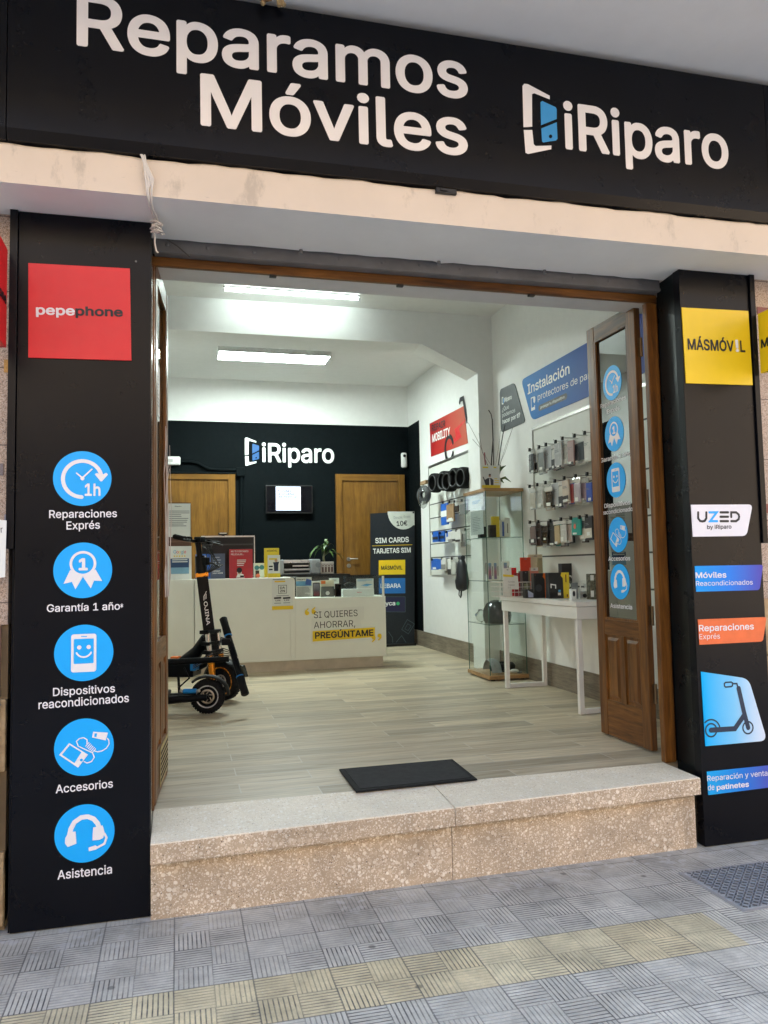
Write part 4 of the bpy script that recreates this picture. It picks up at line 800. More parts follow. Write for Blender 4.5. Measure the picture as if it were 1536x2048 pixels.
t, fr, R_ = card('leaflet_stand', 'grey blue leaflet stand beside the bright blue one on the counter', 'leaflet stand', 7.86, 421, 1107, 450, 1159, M('slate card', (.075, .10, .16), .5), .02)
ctext(fr, R_, 'Connect', .14, .66, .30, .055, INKW, t); ctext(fr, R_, 'your world', .14, .84, .22, .055, INKW, t); rbars(G(fr, .0008), R_, .2, .5, .85, .9, 4, 3).build('print', M('pale slate print', (.30, .34, .42), .5), t)
t, fr, R_ = card('leaflet_stand', 'yellow leaflet stand holding a small white leaflet on the counter end', 'leaflet stand', 7.80, 529, 1096, 558, 1155, BYEL, .02)
ctext(fr, R_, 'MÁSMÓV!L', .18, .86, .88, .055, DINK, t)
fq = FY(7.765); a0, b0, a1, b1 = rectpx(fq, 536, 1110, 560, 1156); box(a0, a1, 7.765, 7.785, b0, b1).build('leaflet', PAPER, t); g = G(fq, .0008); g.rect(a0, b0, a1, b0+(b1-b0)*.2); g.rect(a0+.01, b1-.045, a1-.03, b1-.03); g.build('yellow_print', BYEL, t)
g = G(fq, .0012); m_ = (a0+a1)/2+.02; zb = b0+(b1-b0)*.3; g.pl([(m_-.02, zb), (m_+.02, zb), (m_+.022, zb+.06), (m_+.03, zb+.09), (m_-.03, zb+.085), (m_-.022, zb+.06)]); g.build('printed_coat', NAVY, t); G(fq, .0012).disc((m_, zb+.102), .014).build('printed_face', SKIN, t); G(fq, .0012).bars(a0+.01, zb+.0, a0+.05, zb+.06, 2).build('print', DINK, t)
t = thing('poster_stand', 'tall brown board at the left end of the counter holding two paper notices', 'poster stand', (-.15, 7.82, zt)); fr = FY(7.82)
a1, b1 = fr.uv(382, 1005); box(a1-.46, a1, 7.826, 7.85, zt+.012, b1).build('board', m_wood('dark veined board', (.06, .025, .014), (.10, .045, .028), (.20, .12, .08), 'x', .3), t)
a0, b0, a1, b1 = rectpx(fr, 320, 1007, 381, 1074); box(a0, a1, 7.82, 7.8255, b0, b1).build('upper_sheet', PAPER, t); R1 = lambda x, z: (a0+(a1-a0)*x, b0+(b1-b0)*z)
ctext(fr, R1, 'iRiparo', .48, .70, .90, .03, DINK, t); rbars(G(fr, .0008), R1, .30, .30, .98, .80, 9, 2).build('print', GREYINK, t)
A0, C0, A1, C1 = rectpx(fr, 318, 1092, 383, 1160); box(A0, A1, 7.812, 7.8255, C0, C1).build('lower_sheet', PAPER, t); f3 = FY(7.812); R2 = lambda x, z: (A0+(A1-A0)*x, C0+(C1-C0)*z)
gx = [('G', SKY, .44, .53), ('o', RED, .535, .60), ('o', YEL, .605, .665), ('g', SKY, .67, .735), ('l', M('print green', (.03, .30, .08), .5), .745, .76), ('e', RED, .77, .83)]
for s_, m_, x0_, x1_ in gx: ctext(f3, R2, s_, x0_, x1_, .78, .10, m_, t, .005)
g = G(f3, .0008); [g.disc(R2(.47+.08*i, .70), .007, 10) for i in range(5)]; g.build('stars', YEL, t); G(f3, .0008).rect(*R2(.35, .36), *R2(.92, .63)).build('navy_block', M('navy block print', (.02, .06, .15), .5), t); G(f3, .0008).rect(*R2(.35, .17), *R2(.92, .36)).build('sky_block', M('pale blue block print', (.20, .38, .52), .5), t)
g = rbars(G(f3, .0016), R2, .40, .50, .92, .62, 2, 6); g.build('print', INKW, t)
# monitor with webcam
fr = FY(8.02); a0, b0, a1, b1 = rectpx(fr, 404, 1073, 508, 1150); t = thing('computer_monitor', 'black backed computer monitor with silver rim on the counter desk', 'monitor', ((a0+a1)/2, 8.05, .75))
box(a0, a1, 8.02, 8.045, b0, b1).build('back_shell', BLACK, t, bevel=.004); mb = MB().box(a0-.006, a1+.006, 8.018, 8.05, b1-.004, b1+.010).box(a1-.001, a1+.008, 8.018, 8.05, b0, b1-.004); mb.build('rim', SILVER, t)
box(a0+.01, a1-.01, 8.014, 8.0199, b1-.085, b1-.07).build('ridge', M('dark grey plastic', (.04, .04, .045), .4), t); box((a0+a1)/2-.04, (a0+a1)/2+.04, 8.03, 8.07, .76, b0).build('stand', BLACK, t)
a0, b0, a1, b1 = rectpx(fr, 437, 1065, 455, 1073); t = thing('webcam', 'small black webcam clipped on top of the monitor', 'webcam', (a0, 8.02, b0)); box(a0, a1, 8.01, 8.045, b0+.012, b1).build('body', BLACK, t, bevel=.008); box(a0+.03, a1-.03, 8.012, 8.05, b0+.004, b0+.012).build('clip', BLACK, t); G(FY(8.01), .0008).rect(a0+.01, b1-.012, a1-.01, b1-.004).build('strip', SILVER, t)
t, fr, R_ = card('sample_box', 'small white printed box with sunglasses picture behind the red stand', 'box', 7.95, 508, 1126, 531, 1157, M('pale mint card', (.52, .60, .58), .6), .08)
G(fr, .0008).disc(R_(.25, .7), .024, 20).disc(R_(.68, .72), .024, 20).rect(*R_(.2, .68), *R_(.7, .76)).build('print', M('teal print', (.03, .19, .26), .4), t); G(fr, .0014).rect(*R_(.12, .0), *R_(.45, .52)).build('dark_print', DINK, t); G(fr, .002).disc(R_(.34, .18), .02, 16).build('coral_print', M('coral print', (.7, .18, .10), .5), t)
# back desk with cutter plotter, bin and plant
dk = thing('back_desk', 'black desk behind the counter carrying the plotter and plant', 'desk', (1.3, 8.6, 0)); zd = at(610, 1149, 'y', 8.35).z
box(.55, 1.80, 8.35, 8.95, zd-.035, zd).build('top', BLACK, dk, bevel=.003); box(.57, 1.78, 8.40, 8.43, .05, zd-.035).build('modesty_panel', BLACK, dk)
for x in (.56, 1.75): box(x, x+.04, 8.40, 8.92, 0, zd-.035).build('leg', BLACK, dk)
fr = FY(8.42); a0, b0, a1, b1 = rectpx(fr, 558, 1118, 641, 1147); b0 = zd+.001
t = thing('cutting_plotter', 'grey and silver vinyl cutting plotter on the back desk', 'plotter', ((a0+a1)/2, 8.5, zd)); PG = M('light grey plastic', (.42, .44, .47), .4)
ww = a1-a0; box(a0, a0+ww*.12, 8.42, 8.62, b0, b1).build('left_housing', PG, t, bevel=.012); box(a1-ww*.25, a1, 8.42, 8.62, b0, b1).build('right_housing', PG, t, bevel=.015)
box(a0+ww*.12, a1-ww*.25, 8.43, 8.61, b1-.04, b1-.004).build('top_cover', SILVER, t, bevel=.004); box(a0+ww*.12, a1-ww*.25, 8.52, 8.60, b0+.02, b1-.04).build('dark_slot', DINK, t); box(a0+ww*.12, a1-ww*.25, 8.45, 8.60, b0+.005, b0+.02).build('bed', PG, t)
MB().cyl((a0+ww*.12, 8.45, b0+.05), (a1-ww*.25, 8.45, b0+.05), .017, 14).build('roller', SILVER, t); box(a0+ww*.35, a1-ww*.27, 8.47, 8.51, b0+.085, b0+.10).build('rail', SILVER, t); MB().cyl((a1-ww*.06, 8.418, b0+.10), (a1-ww*.06, 8.425, b0+.10), .03, 20).build('dial', M('mid grey plastic', (.28, .30, .32), .4), t)
fr = FY(8.45); a0, b0, a1, b1 = rectpx(fr, 642, 1123, 668, 1148); b0 = zd+.001; cx = (a0+a1)/2
t = thing('potted_plant', 'dracaena plant with long green leaves in a white patterned pot on the back desk', 'plant', (cx, 8.55, zd))
mb = MB().box(a0, a1, 8.46, 8.62, b0, b1); pt = mb.build('pot', M('white glazed pot', (.62, .56, .52), .4), t, bevel=.006)
g = G(FY(8.46), .001); rr = random.Random(2)
for i in range(4): x = a0+.012+i*(a1-a0-.03)/3.4; g.rect(x, b0+.02, x+.02, b0+.075); g.stroke([(x, b1-.03), (x+.012, b1-.05), (x+.024, b1-.03)], .005)
g.build('pot_pattern', M('brown pot pattern', (.12, .06, .05), .6), pt)
zs = b1-.01; MB().tube([(cx-.02, 8.54, zs), (cx-.025, 8.54, zs+.06), (cx-.01, 8.54, zs+.12)], [.013, .011, .009], 8).build('trunk', M('plant stem', (.22, .20, .10), .7), t)
box(a0+.01, a1-.01, 8.47, 8.61, b1-.012, b1+.001).build('soil', M('soil', (.04, .03, .02), .9), t)
mb = MB()
for i in range(24):
    a = rr.uniform(0, 6.283); el = rr.uniform(.3, 1.45); L_ = rr.uniform(.15, .30); d = V((math.cos(a), math.sin(a)*.8, 0)); p = V((cx-.012+rr.uniform(-.01, .01), 8.54, zs+rr.uniform(.07, .15))); sd_ = V((-d.y, d.x, 0)).normalized()
    vs = []
    for k in range(7):
        s_ = k/6; q_ = p+d*(L_*s_*math.cos(el)*1.1)+V((0, 0, L_*(s_*math.sin(el)-.75*s_*s_*s_))); wd = .017*math.sin(math.pi*min(.999, .12+.88*s_))**.7
        vs += [q_-sd_*wd+V((0, 0, .004)), q_, q_+sd_*wd+V((0, 0, .004))]
    mb.add(vs, [(3*k+j, 3*k+j+1, 3*k+j+4, 3*k+j+3) for k in range(6) for j in (0, 1)], 0, True)
LEAF = N('dracaena leaf'); LEAF.l(LEAF.ramp(LEAF.noise(30), (.35, (.018, .06, .012)), (.65, (.09, .15, .03))), LEAF.b.inputs['Base Color']); LEAF.setp(Roughness=.35); mb.build('leaves', LEAF.mat, t)
# ------------------------------------------------------------------ goods in the glass case
def boxed(label, y, uL, vT, uR, vB, mat, depth=.02, draw=None, group=None, name='boxed_phone', cat='box'):
    t, fr, R_ = card(name, label, cat, y, uL, vT, uR, vB, mat, depth, group, part='carton')
    if draw: draw(t, fr, R_)
    return t
def d_price(t, fr, R_):
    G(fr, .0008).rect(*R_(0, .56), *R_(1, .80)).build('blue_band', SKY, t); rbars(G(fr, .0008), R_, .05, .02, .95, .52, 10, 5).build('print', M('table print', (.09, .12, .14), .5), t); ctext(fr, R_, 'iRiparo', .06, .6, .86, .07, DINK, t); G(fr, .0014).pl([R_(.58, .62), R_(.95, .58), R_(.98, .86), R_(.66, .92)]).build('printed_phone', DBLUE, t)
zf = zg+.001; vb = 1194
boxed('price leaflet with a blue band at the left end of the glass case', YC+.03, 592.5, 1154, 623, 1194.5, PAPER, .003, d_price, name='price_leaflet', cat='leaflet')
def d_phone(t, fr, R_): G(fr, .0008).rrect(*R_(.1, .03), *R_(.92, .9), .008).build('printed_phone', DINK, t); G(fr, .0014).rrect(*R_(.2, .08), *R_(.85, .84), .006).build('printed_screen', gradm('phone art', ((0, (.30, .03, .04)), (.5, (.10, .09, .12)), (1, (.28, .30, .36))), 0, .13, 'z'), t)
boxed('white phone box with a dark phone picture in the glass case', YC+.04, 624, 1162, 641, 1194, PAPER, .03, d_phone)
def d_cam(t, fr, R_): G(fr, .0008).rect(*R_(.0, .0), *R_(1, .62)).build('printed_photo', M('grey green photo print', (.10, .13, .12), .5), t); G(fr, .0014).disc(R_(.5, .22), .02).build('white_dot', PAPER, t); G(fr, .0014).rect(*R_(.02, .78), *R_(.35, .97)).build('orange_tab', BORANGE, t)
boxed('grey boxed accessory with orange tab in the glass case', YC+.07, 642, 1160, 668, 1194, CREAM, .03, d_cam, name='accessory_box')
def d_clip(t, fr, R_): G(fr, .0008).rect(*R_(.3, .70), *R_(.72, .88)).build('hang_slot', M('pale grey plastic', (.5, .5, .48), .5), t)
boxed('white hanging charger pack at the back of the glass case', YC+.22, 659, 1156, 678, 1178, PAPER, .02, d_clip, name='charger_pack')
def d_dark(t, fr, R_): G(fr, .0008).rrect(*R_(.08, .06), *R_(.92, .94), .004).build('screen', M('screen glass', (.004, .004, .006), .08), t)
boxed('dark brown phone standing in front in the glass case', YC+.03, 670, 1167, 682.5, 1194, M('brown phone body', (.06, .03, .022), .4), .01, d_dark, name='display_phone', cat='phone')
def d_flat(t, fr, R_): ctext(fr, R_, 'Redmi', .45, .6, .45, .16, RED, t, .01)
boxed('long white tablet box lying in the glass case', YC+.05, 686, 1177, 748, 1193, PAPER, .12, d_flat, name='tablet_box')
def d_cal(t, fr, R_): rbars(G(fr, .0008), R_, .06, .74, .94, .95, 3, 2).build('print', SKY, t); G(fr, .0008).pl([R_(.25, .35), R_(.6, .5), R_(.95, .4), R_(.6, .25)]).build('printed_tablet', SKY, t)
boxed('white folded leaflet with blue print on the tablet box in the glass case', YC+.09, 713, 1157, 747, 1178, PAPER, .004, d_cal, name='folded_leaflet', cat='leaflet')
t = thing('smart_band', 'dark watch strap lying in the glass case behind the tablet box', 'watch', (1.75, 7.95, zf)); c = at(700, 1172, 'y', 7.9); MB().tube([(c.x+.055*math.cos(q), 7.9+.02*math.sin(q), c.z+.03*math.sin(q)) for q in [i*.3927 for i in range(16)]], .010, 8, closed=True).build('strap', BLACK, t); box(c.x-.02, c.x+.02, 7.875, 7.89, c.z-.045, c.z-.015).build('watch_case', BLACK, t)
# ------------------------------------------------------------------ roll-up banner
YBN = 9.52; f = FY(YBN); fb = lambda x, y: f.uv(520+x/4.518, 1000+y/4.518)
t = thing('rollup_banner', 'dark roll-up banner about SIM cards standing before the oak door', 'banner', (2.6, YBN, 0))
q = [f.uv(*p) for p in ((741, 1290), (829, 1290), (829.5, 1022), (740.5, 1027))]; q[0] = (q[0][0], .03); q[1] = (q[1][0], .03)
MB().prism([f.P(a, b) for a, b in q], (0, .004, 0)).build('fabric', M('dark banner fabric', (.0045, .009, .015), .6), t); box(q[0][0]-.01, q[1][0]+.01, YBN-.05, YBN+.12, .0, .03).build('base', BLACK, t, bevel=.006); MB().tube([((q[0][0]+q[1][0])/2, YBN+.03, .03), ((q[0][0]+q[1][0])/2, YBN+.03, q[3][1]-.02)], .01, 8).build('pole', SILVER, t)
tl = V(f.uv(775, 1025.5)); trr = V(f.uv(829, 1022.5)); n = 18; cc = V(f.uv(806, 1021)); rx = abs(tl.x-cc.x)
arc_ = [(cc.x+rx*math.cos(math.pi+math.pi*i/n), cc.y-rx*1.12*math.sin(math.pi*i/n)-.012) for i in range(n+1)]; arc_ = [p for p in arc_ if p[0] < trr.x-.003]; last = arc_[-1]; arc_.append((trr.x-.003, last[1])); arc_.append((trr.x-.003, trr.y-.004))
G(f, .0012).pl(arc_).build('pale_corner', M('pale banner print', (.60, .62, .56), .6), t)
def bt(s, l, r, tp, m_, bo): l2 = fb(*l); text(f, s, l2, fb(*r), fb(l[0], tp)[1]-l2[1], m_, t, bo, off=.0024)
bt('Desde: From', (1210, 172), (1358, 162), 148, GREYINK, 0); bt('10€', (1235, 235), (1332, 228), 192, DINK, .03); bt('SIM CARDS', (1042, 390), (1345, 378), 344, INKW, .03); bt('TARJETAS SIM', (1022, 484), (1362, 472), 440, INKW, .03)
a, b = fb(1012, 415); a2, b2 = fb(1376, 404); G(f, .0012).pl([(a, b-.003), (a2, b2-.003), (a2, b2+.003), (a, b+.003)]).build('gold_rule', YEL, t)
def blk(px, m_): G(f, .0012).pl([fb(*p) for p in px]).build('logo_block', m_, t)
blk(((1073, 676), (1312, 672), (1312, 540), (1073, 545)), YEL); blk(((1073, 846), (1312, 842), (1312, 705), (1073, 708)), M('banner blue', (.012, .15, .46), .5)); blk(((1073, 1010), (1312, 1012), (1312, 874), (1073, 874)), M('banner violet', (.012, .012, .055), .5))
bt('MÁSMÓV!L', (1095, 630), (1287, 627), 595, DINK, .03); bt('LEBARA', (1088, 795), (1272, 792), 757, INKW, .02); bt('lyca', (1120, 953), (1222, 950), 915, INKW, .03)
G(f, .0024).disc(fb(1246, 935), .022, 16).build('green_mark', M('banner green', (.05, .42, .16), .5), t); g = G(f, .0024); g.stroke([fb(*p) for p in ((1073, 1010), (1312, 1012), (1312, 874), (1073, 874))], .004, closed=True)
g.stroke([fb(*p) for p in ((1280, 1170), (1330, 1080), (1395, 1120), (1340, 1210))], .005, closed=True).stroke([fb(*p) for p in ((1308, 1165), (1335, 1118), (1365, 1138), (1338, 1180))], .004, closed=True).stroke([fb(*p) for p in ((1230, 1285), (1280, 1225), (1320, 1290))], .005).stroke([fb(*p) for p in ((1160, 1190), (1195, 1240), (1200, 1290))], .005); g.build('line_drawing', M('banner line grey', (.08, .12, .14), .6), t)
G(f, .0024).disc((q[3][0]+.02, q[3][1]-.02), .012, 12).disc((q[2][0]-.02, q[2][1]-.02), .012, 12).build('eyelet', BLACK, t)
# ------------------------------------------------------------------ right wall, back bay
fw2 = FXr(XR-.006)
t = thing('mobility_sign', 'red wall sign about mobility repair with a black scooter outline in the back bay', 'sign', (XR, 8.3, 2.3))
zz = lambda x, y: fw2.uv(820+x/5.12, 780+y/5.12)
MB().prism([fw2.P(*zz(*p), 0) for p in ((200, 345), (215, 683), (590, 545), (548, 165))], (.005, 0, 0)).build('plate', gradm('red sign print', ((0, (.56, .14, .085)), (.55, (.46, .04, .03)), (1, (.36, .008, .012))), -.75, .6, 'y'), t)
q = [zz(*p) for p in ((590, 540), (590, 170))]; 
G(fw2, .0008).pl([zz(*p) for p in ((455, 400), (590, 285), (500, 400), (530, 480), (405, 580), (470, 470))]).build('flash', RED, t)
g = G(fw2, .0014); g.stroke([zz(510, 125), zz(515, 100), zz(545, 85), zz(585, 320)], .05); g.build('scooter_outline', DINK, t); g = G(fw2, .0016); g.arc(zz(402, 600), .135, 20, 330, .05, 24); g.build('scooter_outline', DINK, t)
for s_, l, r, tp, m_ in (('REPAIR', (224, 425), (362, 372), 360, DINK), ('MOBILITY', (228, 535), (412, 462), 455, INKW)): l2 = zz(*l); text(fw2, s_, l2, zz(*r), zz(l[0], tp)[1]-l2[1], m_, t, .03, off=.0022)
def slatwall(label, y0, y1, z0, z1, zg_, hooks):
    t = thing('slatwall', label, 'slatwall', (XR, (y0+y1)/2, z0)); box(XR-.018, XR-.001, y0, y1, z0, z1).build('panel', M('slatwall board', (.70, .71, .66), .5, var=.02), t)
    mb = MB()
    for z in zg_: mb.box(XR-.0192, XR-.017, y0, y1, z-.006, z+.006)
    mb.build('groove', M('slot shadow grey', (.07, .075, .07), .6), t)  # thin raised strips; the shade inside the slots is put into their dark colour
    mb = MB().box(XR-.026, XR-.001, y0-.001, y1+.012, z1, z1+.025).box(XR-.026, XR-.001, y1, y1+.012, z0, z1); mb.build('trim', STEEL, t)
    for (y, z, ln) in hooks:
        MB().tube([(XR-.018, y, z+.012), (XR-.03, y, z), (XR-ln, y, z), (XR-ln-.008, y, z+.012)], .003, 6).build('hook', STEEL, t); box(XR-ln+.0, XR-ln+.014, y-.010, y+.010, z-.018, z+.008).build('hook_clip', BLACK, t)
    return t
fR = FXr(XR-.02)
gz = [fR.uv(868, v)[1] for v in (1008, 1036, 1063, 1088, 1115)]
fH = FXr(XR-.15)
hk = [(-fH.uv(u, v)[0], fH.uv(u, v)[1], .16) for u, v in ((886, 1004), (899, 1003), (909, 1002), (924, 1000), (866, 1066), (880, 1065), (893, 1063), (913, 1060), (931, 1058), (864, 1118), (884, 1117), (904, 1116), (924, 1115))]
slatwall('white slatwall with tyres and spare parts in the back bay', 7.30, 8.90, .875, fR.uv(860, 936)[1], gz, hk)
fT = FXr(XR-.16)
ord_ = ['leftmost', 'second', 'middle', 'fourth', 'rightmost']
proto = None
for i, (u, v) in enumerate(((873, 966), (889, 962), (902, 963), (911, 956.5), (930, 955.5))):
    a, b = fT.uv(u, v); c = V((XR-.17+.02*(i % 2), -a, b))
    if proto is None:
        proto = thing('scooter_tyre', '', 'tyre', c, 'tyres on the back slatwall'); ax = V((-.985, -.17, 0)); R_t = .108
        MB().lathe([(R_t-.030, -.045), (R_t-.012, -.05), (R_t-.004, -.042), (R_t, -.018), (R_t, .018), (R_t-.004, .042), (R_t-.012, .05), (R_t-.030, .045), (R_t-.026, .03), (R_t-.014, 0), (R_t-.026, -.03), (R_t-.030, -.045)], c, ax, 32).build('casing', RUBBER, proto)
        MB().lathe([(R_t-.031, .040), (R_t-.026, .052), (R_t-.020, .048)], c, ax, 32).build('bead', M('grey rubber', (.045, .045, .048), .5), proto); p0_ = c
        proto['label'] = 'black scooter tyre hanging %s in the row on the back slatwall' % ord_[0]
    else: dup(proto, c-p0_, 'black scooter tyre hanging %s in the row on the back slatwall' % ord_[i], 'tyres on the back slatwall')
MB().tube([(XR-.02, p0_.y+.06, p0_.z+.06), (XR-.30, p0_.y+.03, p0_.z+.055)], .006, 6)
c = V((XR-.22, -fT.uv(858, 990)[0], fT.uv(858, 990)[1]))
t = thing('bagged_inner_tube', 'bagged grey inner tube with a cardboard header at the left end of the back slatwall', 'inner tube', c)
MB().lathe([(.04, -.02), (.09, -.03), (.11, 0), (.09, .03), (.04, .02)], c, (-.9, -.42, 0), 24).build('tube', M('dusty grey rubber', (.07, .07, .075), .45), t)
MB().ball(c+V((-.01, 0, -.02)), .135, 16, sc=(.42, .75, 1)).build('clear_bag', glass('crinkled clear bag', (.80, .82, .81), 1.6), t); box(c.x-.01, c.x+.02, c.y-.10, c.y+.10, c.z+.12, c.z+.16).build('cardboard_header', KRAFT, t)
box(c.x-.03, c.x+.0, c.y-.06, c.y+.03, c.z-.11, c.z-.075).build('valve_card', M('pale grey plastic', (.5, .5, .48), .5), t)
# hanging packs: each one a body on a hook, seen at a grazing angle
def pack(fr, q, mat, label, group, th=.014, cat='package', name='hanging_pack', band=None, tag_=None, bag=False, extra=None):
    (uL, vT, uR, vB) = q; a0, b0, a1, b1 = rectpx(fr, uL, vT, uR, vB); x = fr.o.x
    t = thing(name, label, cat, (x, -(a0+a1)/2, b0), group)
    if bag:
        box(x-.002, x+th+.002, -a1, -a0, b0, b1).build('clear_bag', CLR, t, bevel=.004); m = .10*(a1-a0); box(x+.001, x+th-.001, -a1+m, -a0-m, b0+.012, b1-.035).build('contents', mat, t, bevel=.004)
    else: box(x, x+th, -a1, -a0, b0, b1).build('card', mat, t, bevel=.002)
    xf = Fr((x-.0028, 0, 0), (0, -1, 0), (0, 0, 1)); R_ = lambda p, z: (a0+(a1-a0)*p, b0+(b1-b0)*z)
    if band: c_, z0, z1 = band; G(xf, .0004).rect(*R_(.04, z0), *R_(.96, z1)).build('printed_band', c_, t)
    if tag_: p, z, p2, z2 = tag_; G(xf, .0010).rect(*R_(p, z), *R_(p2, z2)).build('price_label', PAPER, t)
    if name == 'phone_case_pack': t.rotation_euler.x = random.uniform(-.045, .045)
    if not bag and name == 'phone_case_pack': rbars(G(xf, .0006), R_, .15, .62, .8, .74, 2, len(label)).build('small_print', GREYINK, t)
    if name == 'phone_case_pack':
        if not tag_: G(xf, .0010).rect(*R_(.18, .05), *R_(.62, .15)).build('price_label', PAPER, t)
        if bag: box(x-.001, x+.002, -a1+.004, -a0-.004, b1-.030, b1-.004).build('header_card', M('white header card', (.70, .70, .68), .5), t)
    return t
fP = lambda k: FXr(XR-.13-.006*(k % 5)-.002*k/9)
SB = 'spare parts on the back slatwall'
BLUEP = M('blue packaging', (.015, .12, .52), .45); PB = M('pale packaging', (.62, .62, .58), .55); GP = M('grey packaging', (.22, .22, .21), .5); DK = M('dark goods', (.025, .025, .028), .45)
z77 = lambda q: (840+q[0]/6.2, 900+q[1]/6.2, 840+q[2]/6.2, 900+q[3]/6.2)
for k, (q, m_, lb, bd_, bg) in enumerate([((262, 652, 340, 935), BLUEP, 'tall blue and white pack on the second row of the back slatwall', (PAPER, .38, .66), 0), ((330, 660, 415, 900), KRAFT, 'brown cardboard pack beside the tall blue one on the back slatwall', (PB, .02, .16), 0), ((418, 640, 478, 790), DK, 'clear bag with a small black part on the second row of the back slatwall', None, 1), ((482, 610, 590, 822), GP, 'clear bag with a coiled grey cable at the right of the second row', None, 1),
    ((155, 1005, 225, 1145), BLUEP, 'blue brake pad pack, first on the third row of the back slatwall', (DK, .25, .5), 0), ((240, 1000, 300, 1142), BLUEP, 'blue brake pad pack, second on the third row of the back slatwall', (DK, .3, .55), 0), ((325, 995, 380, 1128), BLUEP, 'narrow blue pack, third on the third row of the back slatwall', (PB, .0, .4), 0), ((350, 1005, 412, 1160), PB, 'white part card, fourth on the third row of the back slatwall', (GP, .05, .35), 0), ((402, 995, 440, 1150), PB, 'thin white part card, fifth on the third row of the back slatwall', (DK, .1, .3), 0),
    ((440, 985, 500, 1148), PB, 'white part card with dark print, sixth on the third row of the back slatwall', (DK, .05, .22), 0), ((500, 990, 555, 1215), GP, 'long clear bag of screws, seventh on the third row of the back slatwall', None, 1), ((560, 970, 608, 1190), PB, 'clear bag with pale part, last on the third row of the back slatwall', None, 1),
    ((140, 1345, 215, 1485), BLUEP, 'blue bag with white label, first on the bottom row of the back slatwall', None, 0), ((212, 1350, 272, 1478), BLUEP, 'blue bag, second on the bottom row of the back slatwall', None, 0), ((262, 1340, 318, 1495), PB, 'white carded part, third on the bottom row of the back slatwall', (GP, .1, .5), 0), ((300, 1345, 345, 1535), GP, 'grey bagged part, fourth on the bottom row of the back slatwall', None, 1), ((345, 1350, 385, 1545), PB, 'white and black carded part, fifth on the bottom row of the back slatwall', (DK, .0, .35), 0), ((385, 1345, 440, 1552), PB, 'clear bag with pale part, sixth on the bottom row of the back slatwall', None, 1), ((438, 1345, 500, 1550), GP, 'clear bag with grey part, seventh on the bottom row of the back slatwall', None, 1)]):
    pack(fP(k), z77(q), m_, lb, SB, band=bd_, bag=bg, tag_=(.3, .06, .8, .22) if k in (12, 1) else None)
fb2 = FXr(XR-.14); c = V((XR-.16, -fb2.uv(927.5, 1152)[0], fb2.uv(927.5, 1152)[1]))
t = thing('drawstring_bag', 'black drawstring backpack hanging at the right end of the back slatwall', 'backpack', c)
mb = MB(); R_ = [(.03, .17), (.05, .165), (.075, .12), (.10, .03), (.115, -.06), (.10, -.12), (.05, -.145), (0, -.147)]
mb.lathe(R_, c, (0, 0, 1), 18); mb.v = [V((c.x+(p.x-c.x)*.55, p.y, p.z+.008*math.sin(p.y*60))) for p in mb.v]; mb.build('body', M('black nylon', (.012, .013, .018), .5, bump=.002, bscale=25), t)
MB().tube([(c.x, c.y-.05, c.z+.185), (c.x, c.y, c.z+.17), (c.x, c.y+.05, c.z+.185)], [.025, .03, .022], 8).build('gathered_top', M('black nylon', (.012, .013, .018), .5), t)
for s_ in (-1, 1): MB().tube([(c.x-.02, c.y+s_*.03, c.z-.13), (c.x-.03, c.y+s_*.035-.02, c.z-.19), (c.x-.03, c.y-.03, c.z-.215), (c.x-.02, c.y+s_*.01-.03, c.z-.15)], .006, 6).build('strap', BLACK, t)
g = G(FXr(c.x-.066), .0); g.stroke([(-c.y+.0, c.z-.03), (-c.y+.012, c.z+.03)], .008); g.build('white_stripe', PAPER, t)
# ------------------------------------------------------------------ front bay wall signs
fw2 = FXr(XR-.006); zz = lambda x, y: fw2.uv(980+x/4.955, 740+y/4.955)
def rpoly(px, r):
    q = [V(zz(*p)) for p in px]; n = len(q); out = []
    for i in range(n):
        p = q[i]; a = (q[i-1]-p).normalized(); b = (q[(i+1) % n]-p).normalized(); out += [tuple(p+a*r*(1-s)**2+b*r*s**2) for s in [k/6 for k in range(7)]]
    return out
t = thing('question_sign', 'dark grey tapered wall sign with white question text beside the blue banner', 'sign', (XR, 6.5, 2.2))
MB().prism([fw2.P(*p, 0) for p in rpoly([(95, 195), (240, 125), (350, 515), (108, 622)], .05)], (.005, 0, 0)).build('plate', M('dark slate sign', (.020, .027, .031), .5), t)
for s_, l, r, tp, bo in (('iRiparo', (140, 320), (216, 285), 278, .03), ('¿Que', (122, 412), (188, 382), 370, 0), ('podemos', (122, 470), (250, 415), 430, 0), ('hacer por ti?', (125, 535), (300, 463), 492, .03)): l2 = zz(*l); text(fw2, s_, l2, zz(*r), zz(l[0], tp)[1]-l2[1], INKW, t, bo, off=.0012)
G(fw2, .0012).stroke([zz(130, 272), zz(121, 276), zz(121, 335), zz(132, 335)], .012).build('phone_symbol', INKW, t); G(fw2, .0012).pl([zz(131, 280), zz(138, 284), zz(138, 328), zz(131, 328)]).build('blue_symbol', LBLUE, t)
t = thing('banner_sign', 'large blue wall banner about screen protectors partly behind the right door leaf', 'sign', (XR, 5.2, 2.1))
A = V(zz(308, 100)); B_ = V(zz(415, 500)); yE = -4.25
q = [V(A), V(B_), V((yE, B_.y-.0)), V((yE, A.y+.01))]; out = []
for i, p in enumerate(q):
    a = (q[i-1]-p).normalized(); b = (q[(i+1) % 4]-p).normalized(); out += [tuple(p+a*.07*(1-s)**2+b*.07*s**2) for s in [k/6 for k in range(7)]]
MB().prism([fw2.P(*p, 0) for p in out], (.005, 0, 0)).build('plate', gradm('blue banner print', ((0, (.016, .03, .24)), (.45, (.010, .075, .36)), (1, (.004, .18, .54))), -.9, 1.0, 'y'), t)
